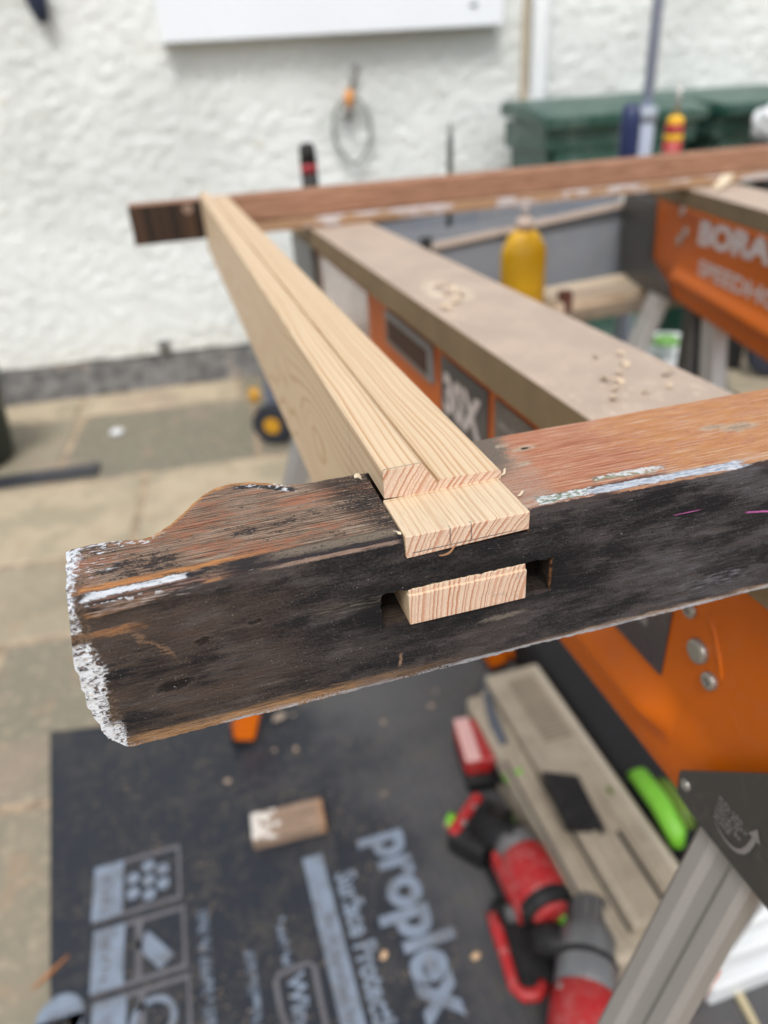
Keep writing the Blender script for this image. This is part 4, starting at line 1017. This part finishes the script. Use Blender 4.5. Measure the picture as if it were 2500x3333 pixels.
# ================================================================== BETWEEN THE SAWHORSES
# low bench carrying the glue, plank and grey tool box
be = thing('work_bench', 'low timber bench top carrying the grey tool box and the yellow bottle', 'bench', (.75, 1.3, 0)); T = rel(be)
bm = BM(); box(bm, .36, 1.02, 1.175, 1.70, .555, .573, .002); T('bench_top', bm, plain('worn_ply', (.30, .24, .17), .7, 0, .5, .02, grime=((.05, .05, .05), .5)))
for x, y in ((.40, 1.21), (.40, 1.66), (.98, 1.21), (.98, 1.66)):
    bm = BM(); box(bm, x - .018, x + .018, y - .018, y + .018, 0, .555, .002); T('leg', bm, greyp)
plank = M('pale_plank', .6); X, Y, Z = plank.pos(False); n = plank.noise(plank.vec(X * .01, Y * .15, Z * .15), 1., 4); plank.col(plank.mix(n.ss(.35, .65), (.56, .42, .28), (.78, .66, .50))); plank.bump(n, .0005)
bm = BM(); bar(bm, (.64, 1.235, .583), (1.06, 1.30, .583), .12, .019, side=(0, 1, 0), bev=.001)
tag(obj('pine_plank', bm, plank.mat), 'pale pine plank lying on the bench behind the near board', 'plank')
bm = BM(); box(bm, .660, .682, 1.178, 1.20, .573, .612, .003); tag(obj('timber_block', bm, plain('dark_red_timber', (.13, .045, .03), .6)), 'small dark red timber block beside the pale plank', 'offcut')
# grey tool box
gb = thing('tool_box', 'open blue grey metal tool box on the bench behind the yellow bottle', 'tool box', (.7, 1.35, .573)); T = rel(gb)
BY0, BY1 = 1.38, 1.60
bm = BM(); box(bm, .33, 1.10, BY0, BY0 + .006, .573, .712, .001); T('front_panel', bm, greybox)
bm = BM(); box(bm, .33, 1.10, BY1, BY1 + .006, .573, .735, .001); T('back_panel', bm, greybox)
bm = BM(); box(bm, .324, .33, BY0, BY1, .573, .735, .001); box(bm, 1.10, 1.106, BY0, BY1, .573, .735, .001); T('side_panel', bm, greybox)
bm = BM(); box(bm, .33, 1.10, BY0 + .006, BY1, .573, .580); T('floor_panel', bm, greybox)
bm = BM(); bar(bm, (.34, BY0 - .004, .668), (1.12, BY0 - .004, .742), .010, .010, side=(0, 1, 0)); T('pale_edge_strip', bm, plain('pale_pinkish_edge', (.55, .45, .38), .6))
bm = BM(); bar(bm, (.62, BY0 - .002, .690), (1.12, BY0 - .002, .724), .004, .022, side=(0, 1, 0)); edg = T('dark_edge_band', bm, plain('slate_band', (.11, .12, .13), .5))
bm = BM(); rr = random.Random(4); x = .905
while x < .965: w_ = rr.uniform(.004, .009); box(bm, x, x + w_, BY0 - .0055, BY0 - .0042, .702, .716); x += w_ + .003
T('stamped_print', bm, blackp)
bm = BM(); bar(bm, (.36, BY0 + .05, .735), (.66, BY0 + .05, .752), .03, .022, side=(0, 1, 0)); 
tag(obj('dark_batten', bm, plain('dark_brown_batten', (.05, .028, .02), .7)), 'dark brown batten resting across the grey tool box', 'batten')
# a clamp pad dark blob
bm = BM(); lathe(bm, [(.012, 0), (.016, .008), (.010, .03), (.012, .05)], 14, Matrix.Translation((.425, 1.25, .67))); tag(obj('clamp_screw', bm, blackp, smooth=True), 'small black clamp screw hanging at the left of the grey tool box', 'clamp')
# hand tools standing in the box
def tool(name, lab, cat, base, top, parts):
    base, top = Vector(base), Vector(top); t = thing(name, lab, cat, base); T = rel(t); d = (top - base)
    for pn, prof_, mat in parts:
        bm = BM(); L = d.length; lathe(bm, [(r, z * L) for r, z in prof_], 16, axis_mtx(base, d)); T(pn, bm, mat, smooth=True)
    return t
tool('chisel', 'chisel with a black and navy blue handle standing behind the far stile', 'chisel', (.925, 1.42, .582), (.908, 1.40, .900), [('blade', [(.010, 0), (.010, .60)], steel), ('handle', [(.013, .58), (.019, .66), (.020, .80), (.020, .92), (.015, .985), (.006, 1.)], navyp)])
bm = BM(); 
tool('chisel', 'chisel with a black and dark red handle just right of the new rail', 'chisel', (.262, 1.42, .0), (.258, 1.40, .876), [('shaft', [(.006, 0), (.006, .86)], steel), ('handle', [(.012, .84), (.0150, .88), (.0150, .945)], blackp), ('red_band', [(.0152, .945), (.0152, .962)], darkred), ('end_cap', [(.0150, .962), (.0145, .99), (.009, 1.)], blackp)])
tool('screwdriver', 'red and yellow handled screwdriver standing blade upwards beside the metal pole', 'screwdriver', (1.022, 1.42, .582), (1.012, 1.40, .925), [('handle', [(.012, .55), (.018, .62), (.0185, .715)], redp), ('yellow_band', [(.0185, .715), (.019, .735), (.0185, .750)], yellowp), ('red_collar', [(.0185, .750), (.0175, .80)], redp), ('yellow_tip', [(.0170, .80), (.0165, .825), (.011, .845)], yellowp), ('blade', [(.0045, .85), (.0045, 1.)], steel)])
tool('file', 'thin dark steel blade standing upright behind the far stile', 'file', (.530, 1.42, .582), (.530, 1.40, .890), [('blade', [(.006, 0), (.006, .90), (.003, 1.)], plain('dark_steel', (.16, .18, .16), .5, .5))])
# glue bottle
gl = thing('glue_bottle', 'yellow glue bottle with a clear nozzle standing on the bench', 'bottle', (.592, 1.205, .573)); 
def glp(name, prof_, mat, sy=.7):
    bm = BM(); lathe(bm, prof_, 28, sy=sy); return obj(name, bm, mat, gl, smooth=True)
glp('bottle_body', [(.038, 0), (.042, .004), (.042, .110), (.0405, .119), (.028, .141), (.016, .150)], yellowp)
glp('bottle_neck', [(.015, .149), (.015, .166), (.010, .170)], plain('translucent_cap', (.62, .5, .42), .4), 1)
glp('nozzle', [(.0075, .168), (.0055, .19), (.0035, .222), (.002, .226)], plain('pale_nozzle', (.66, .62, .6), .4), 1)
bm = BM()
def wraplabel(a0, a1, z0, z1, r, mat, nm):
    bm = BM(); pr = None
    for i in range(9):
        a = a0 + (a1 - a0) * i / 8; q = [bm.verts.new((r * math.cos(a), .7 * r * math.sin(a), z)) for z in (z0, z1)]
        if pr: bm.faces.new((pr[0], q[0], q[1], pr[1]))
        pr = q
    return obj(nm, bm, mat, gl)
wraplabel(R(185), R(232), .05, .098, .0416, plain('dark_green_ink', (.01, .07, .02), .5), 'green_label_patch')
wraplabel(R(318), R(345), .075, .105, .0416, plain('red_ink', (.6, .08, .02), .5), 'red_label_patch')
bm = BM()
for i, a in enumerate((250, 258, 266, 276, 284, 292, 300)):
    for z in (.022, .038):
        aa = R(a); q = [bm.verts.new((.0418 * math.cos(aa + b), .7 * .0418 * math.sin(aa + b), z + c)) for b, c in ((0, 0), (.07, 0), (.07, .009), (0, .009))]; bm.faces.new(q)
obj('label_print', bm, plain('brown_ink', (.25, .12, .02), .5), gl)

# white bucket beneath the far horse
bk_ = thing('bucket', 'white plastic bucket with a green top edge standing behind the far sawhorse legs', 'bucket', (1.32, 1.72, 0))
bm = BM(); lathe(bm, [(.11, 0), (.118, .01), (.138, .25), (.142, .255), (.142, .27), (.130, .268), (.110, .02)], 32); obj('bucket_body', bm, whitep, bk_, smooth=True)
bm = BM(); lathe(bm, [(.05, .262), (.03, .278), (.01, .28)], 14, Matrix.Translation((.03, .06, 0))); o = obj('green_cloth', bm, plain('soft_green', (.15, .33, .08), .7), bk_, smooth=True)
bm = BM(); box(bm, .86, 1.30, 1.35, 1.75, .002, .24, .01); tag(obj('storage_box', bm, blackp), 'black storage box on the paving under the bench', 'box')

# pole
po = thing('telescopic_pole', 'slim blue grey metal pole rising past the top of the photo', 'pole', (1.09, 1.62, 0)); 
pm = plain('painted_pole', (.46, .53, .68), .35, .1, .15, .02)
bm = BM(); tube(bm, [(0, 0, .012), (.0, 0, .86), (-.001, 0, .872)], [.021, .021, .021], 18); obj('outer_tube', bm, plain('pale_pole', (.50, .57, .70), .3, .1, .1, .02), po, smooth=True)
bm = BM(); tube(bm, [(0, 0, .80), (.0, 0, 2.4)], .0125, 16); obj('inner_tube', bm, pm, po, smooth=True)
bm = BM(); tube(bm, [(0, 0, .0), (0, 0, .012)], .09, 20); obj('base_plate', bm, pm, po)
bm = BM(); tube(bm, [(0, 0, .855), (0, 0, .885)], .024, 18); obj('clamp_collar', bm, plain('grey_collar', (.32, .36, .42), .4), po, smooth=True)

# ================================================================== BY THE WALL
def wheelie(label, loc, rz, w_=.50, h=.88, d_=.52):
    t = thing('wheelie_bin', label, 'wheelie bin', loc, rz)
    bm = BM(); a = [bm.verts.new((x * w_ * .42, y * d_ * .40, .05)) for x, y in ((-1, -1), (1, -1), (1, 1), (-1, 1))]
    b = [bm.verts.new((x * w_ * .47, y * d_ * .48, h - .10)) for x, y in ((-1, -1), (1, -1), (1, 1), (-1, 1))]
    for i in range(4): bm.faces.new((a[i], a[(i + 1) % 4], b[(i + 1) % 4], b[i]))
    bm.faces.new(a[::-1]); bm.faces.new(b); bmesh.ops.bevel(bm, geom=list(bm.edges), offset=.02, segments=2, affect='EDGES'); obj('bin_body', bm, greenbin, t)
    bm = BM(); box(bm, -w_ * .5, w_ * .5, -d_ * .5, d_ * .5, h - .12, h - .035, .008); obj('bin_rim', bm, greenbin, t)
    bm = BM(); n = 8; pr = None
    prof_ = [(-.58, h - .062), (-.60, h - .030), (-.54, h - .022), (-.1, h + .004), (.3, h + .018), (.50, h + .022), (.52, h - .02), (-.4, h - .045)]
    L = [bm.verts.new((-w_ * .535, y * d_, z)) for y, z in prof_]; Rr = [bm.verts.new((w_ * .535, y * d_, z)) for y, z in prof_]
    for i in range(len(prof_)): j = (i + 1) % len(prof_); bm.faces.new((L[i], L[j], Rr[j], Rr[i]))
    bm.faces.new(L[::-1]); bm.faces.new(Rr); bmesh.ops.recalc_face_normals(bm, faces=bm.faces)
    bmesh.ops.bevel(bm, geom=list(bm.edges), offset=.006, segments=2, affect='EDGES'); obj('lid', bm, greenbin, t)
    bm = BM(); tube(bm, [(-w_ * .4, d_ * .55, h - .04), (w_ * .4, d_ * .55, h - .04)], .014, 12); obj('handle', bm, greenbin, t)
    for s in (-1, 1):
        bm = BM(); tube(bm, [(s * w_ * .40, d_ * .38, .10), (s * w_ * .48, d_ * .38, .10)], .10, 24); obj('wheel', bm, blackp, t)
    return t
wheelie('green wheelie bin with a closed lid beside the white downpipe', (1.425, 2.40, 0), R(-6), .50, .885, .40)
wheelie('second green wheelie bin, at the right edge of the photo behind the metal pole', (2.02, 2.50, 0), R(5), .56, .885, .50)
# white sack at right edge
bm = BM(); bmesh.ops.create_icosphere(bm, subdivisions=4, radius=1)
for v in bm.verts:
    n = noise.fractal(v.co * 1.6, 1, 2, 3); v.co = Vector((v.co.x * .075 * (1 + .3 * n), v.co.y * .06 * (1 + .2 * n), v.co.z * .062 * (1 + .25 * n)))
sk = obj('sack_body', bm, whitep, smooth=True)
st_ = thing('white_sack', 'crumpled white sack on a dark stand at the right edge before the bins', 'sack', (1.905, 2.12, .80)); sk.parent = st_
bm = BM(); tube(bm, [(1.905, 2.12, 0), (1.905, 2.12, .735)], .035, 16); tube(bm, [(1.905, 2.12, .735), (1.905, 2.12, .742)], .085, 20)
tag(obj('dark_stand', bm, blackp), 'dark round stand under the white sack at the right edge', 'stand')
# hook with loop of hose
hk = thing('hanging_loop', 'grey hose loop with an orange knot hanging from a hook on the wall', 'hose', (.68, wy(.68) - .02, .75))
T = rel(hk)
def wp(x, off, z): p = Wm @ Vector((x, off, z)); return p
bm = BM(); pts = []
for i in range(41):
    a = -math.pi / 2 + 2 * math.pi * i / 40
    xx = .068 * math.cos(a) * (1 - .18 * math.sin(a) ** 3); zz = .100 * math.sin(a) * (1.12 if math.sin(a) < 0 else .95)
    if math.sin(a) < 0: xx = .068 * math.copysign(abs(math.cos(a)) ** 1.6, math.cos(a))
    pts.append(wp(.688 + xx, -.03, .857 + zz * 1.02))
tube(bm, pts, .0068, 10, cap=False); T('loop', bm, plain('grey_hose', (.27, .29, .27), .5), smooth=True)
bm = BM(); tube(bm, [wp(.683, -.035, .92), wp(.682, -.035, .95), wp(.69, -.035, .975)], [.012, .018, .012], 12); T('orange_knot', bm, plain('orange_cord', (.70, .30, .08), .6), smooth=True)
bm = BM(); tube(bm, [wp(.69, -.03, .97), wp(.70, -.03, 1.0), wp(.715, -.02, 1.03), wp(.718, .0, 1.04)], [.007, .008, .009, .012], 10); tube(bm, [wp(.672, -.032, .93), wp(.676, -.034, .90), wp(.682, -.034, .885)], [.012, .014, .008], 10); T('hook', bm, plain('rusty_grey', (.25, .24, .22), .6, .4), smooth=True)
# navy grip upper left
ng = thing('hanging_grip', 'dark navy rounded grip hanging against the white wall at the top left', 'tool handle', wp(-.268, -.04, 1.20)); T = rel(ng)
bm = BM(); tube(bm, [wp(-.255, -.04, 1.208), wp(-.258, -.04, 1.222), wp(-.263, -.04, 1.26), wp(-.275, -.04, 1.36)], [.012, .021, .030, .034], 16); T('grip', bm, plain('dark_navy', (.012, .02, .05), .4), smooth=True)
bm = BM(); tube(bm, [wp(-.275, -.04, 1.36), wp(-.28, -.03, 1.5), wp(-.28, .01, 1.52)], .006, 8); T('cord', bm, blackp)
# stones at the wall foot
for i, (x, z, s, lab) in enumerate(((-.115, .165, .026, 'small grey stub of pipe poking out of the wall above the plinth'), )):
    bm = BM(); bmesh.ops.create_icosphere(bm, subdivisions=2, radius=1)
    for v in bm.verts: v.co = v.co * s * (1 + .3 * noise.noise(v.co * 2)); v.co.z *= .8
    tag(obj('pipe_stub', bm, plinth_m, loc=wp(x, -.02, z), smooth=True), lab, 'pipe')
# wheeled trolley behind the rail
tr_ = thing('tool_trolley', 'dark wheeled trolley with yellow wheel hubs behind the new rail', 'trolley', (.24, 2.25, 0)); T = rel(tr_)
def wheel(T, c, ax, r, wd, hub):
    ax = Vector(ax).normalized(); c = Vector(c)
    bm = BM(); lathe(bm, [(r * .55, -wd / 2), (r * .92, -wd / 2), (r, -wd * .3), (r, wd * .3), (r * .92, wd / 2), (r * .55, wd / 2)], 28, axis_mtx(c, ax)); w_ = T('wheel', bm, plain('dark_rubber', (.012, .015, .024), .6), smooth=False)
    bm = BM(); lathe(bm, [(r * .40, -wd * .56), (r * .40, wd * .56)], 20, axis_mtx(c, ax)); T('wheel_hub', bm, hub, w_)
amber = plain('amber_plastic', (.50, .25, .008), .5, 0, .3, .05)
wheel(T, (.195, 2.13, .066), (-.45, -1, 0), .066, .04, amber)
wheel(T, (.36, 2.06, .066), (-.45, -1, 0), .066, .04, amber)
bm = BM(); bar(bm, (.205, 2.20, .05), (.235, 2.34, .24), .05, .03, bev=.004); T('side_arm', bm, plain('navy_frame', (.02, .03, .06), .5))
bm = BM(); tube(bm, [(.150, 2.42, .065), (.185, 2.42, .065)], .027, 16); T('yellow_roller', bm, amber)
bm = BM(); bar(bm, (.245, 2.48, .10), (.245, 2.52, .52), .025, .02); T('upright', bm, galv)
bm = BM(); box(bm, .26, .60, 2.12, 2.5, .10, .46, .01); T('trolley_box', bm, plain('dark_slate_plastic', (.03, .035, .045), .5))
# dark wheel right edge
rw = thing('wheel_unit', 'large dark rubber wheel standing on the paving at the right edge', 'wheel', (1.93, 2.02, 0)); T = rel(rw)
bm = BM(); lathe(bm, [(.04, -.025), (.085, -.025), (.095, -.012), (.095, .012), (.085, .025), (.04, .025)], 30, axis_mtx((1.955, 1.98, .095), (-.5, -1, 0))); T('tyre', bm, plain('dark_tyre', (.012, .016, .03), .6))
bm = BM(); lathe(bm, [(.04, -.02), (.04, .02)], 20, axis_mtx((1.955, 1.98, .095), (-.5, -1, 0))); T('hub', bm, greyp)
# plant pot at the left edge, with a wire hoop
pp = thing('plant_pot', 'dark green plant pot cut off by the left edge of the photo', 'plant pot', (-.765, 2.38, 0))
bm = BM(); lathe(bm, [(.115, 0), (.135, .02), (.155, .24), (.165, .25), (.165, .28), (.15, .28), (.13, .05)], 32); obj('pot', bm, plain('dark_green_glaze', (.006, .022, .018), .4), pp, smooth=True)
bm = BM(); tube(bm, [(-.84 + .155 * math.cos(R(a)), 2.50, .26 + .155 * math.sin(R(a))) for a in range(-80, 261, 10)], .0035, 8)
tag(obj('wire_hoop', bm, plain('grey_wire', (.2, .21, .19), .5)), 'thin grey wire hoop standing behind the plant pot against the wall', 'hoop')
# drain channel strip and a white lid on the paving
bm = BM(); bar(bm, (-.95, 2.185, .006), (-.355, 2.148, .006), .075, .008, side=(0, 1, 0), bev=.001)
tag(obj('drain_cover', bm, plain('dark_drain', (.03, .032, .04), .5)), 'long dark drain cover set in the paving at the left', 'drain')
bm = BM(); tube(bm, [(0, 0, 0), (0, 0, .004)], .022, 20); lathe(bm, [(.022, .004), (.022, .008), (.018, .008)], 20)
tag(obj('white_saucer', bm, whitep, loc=(-.312, 2.435, .001)), 'small round white saucer lying on the paving left of the new rail', 'saucer')
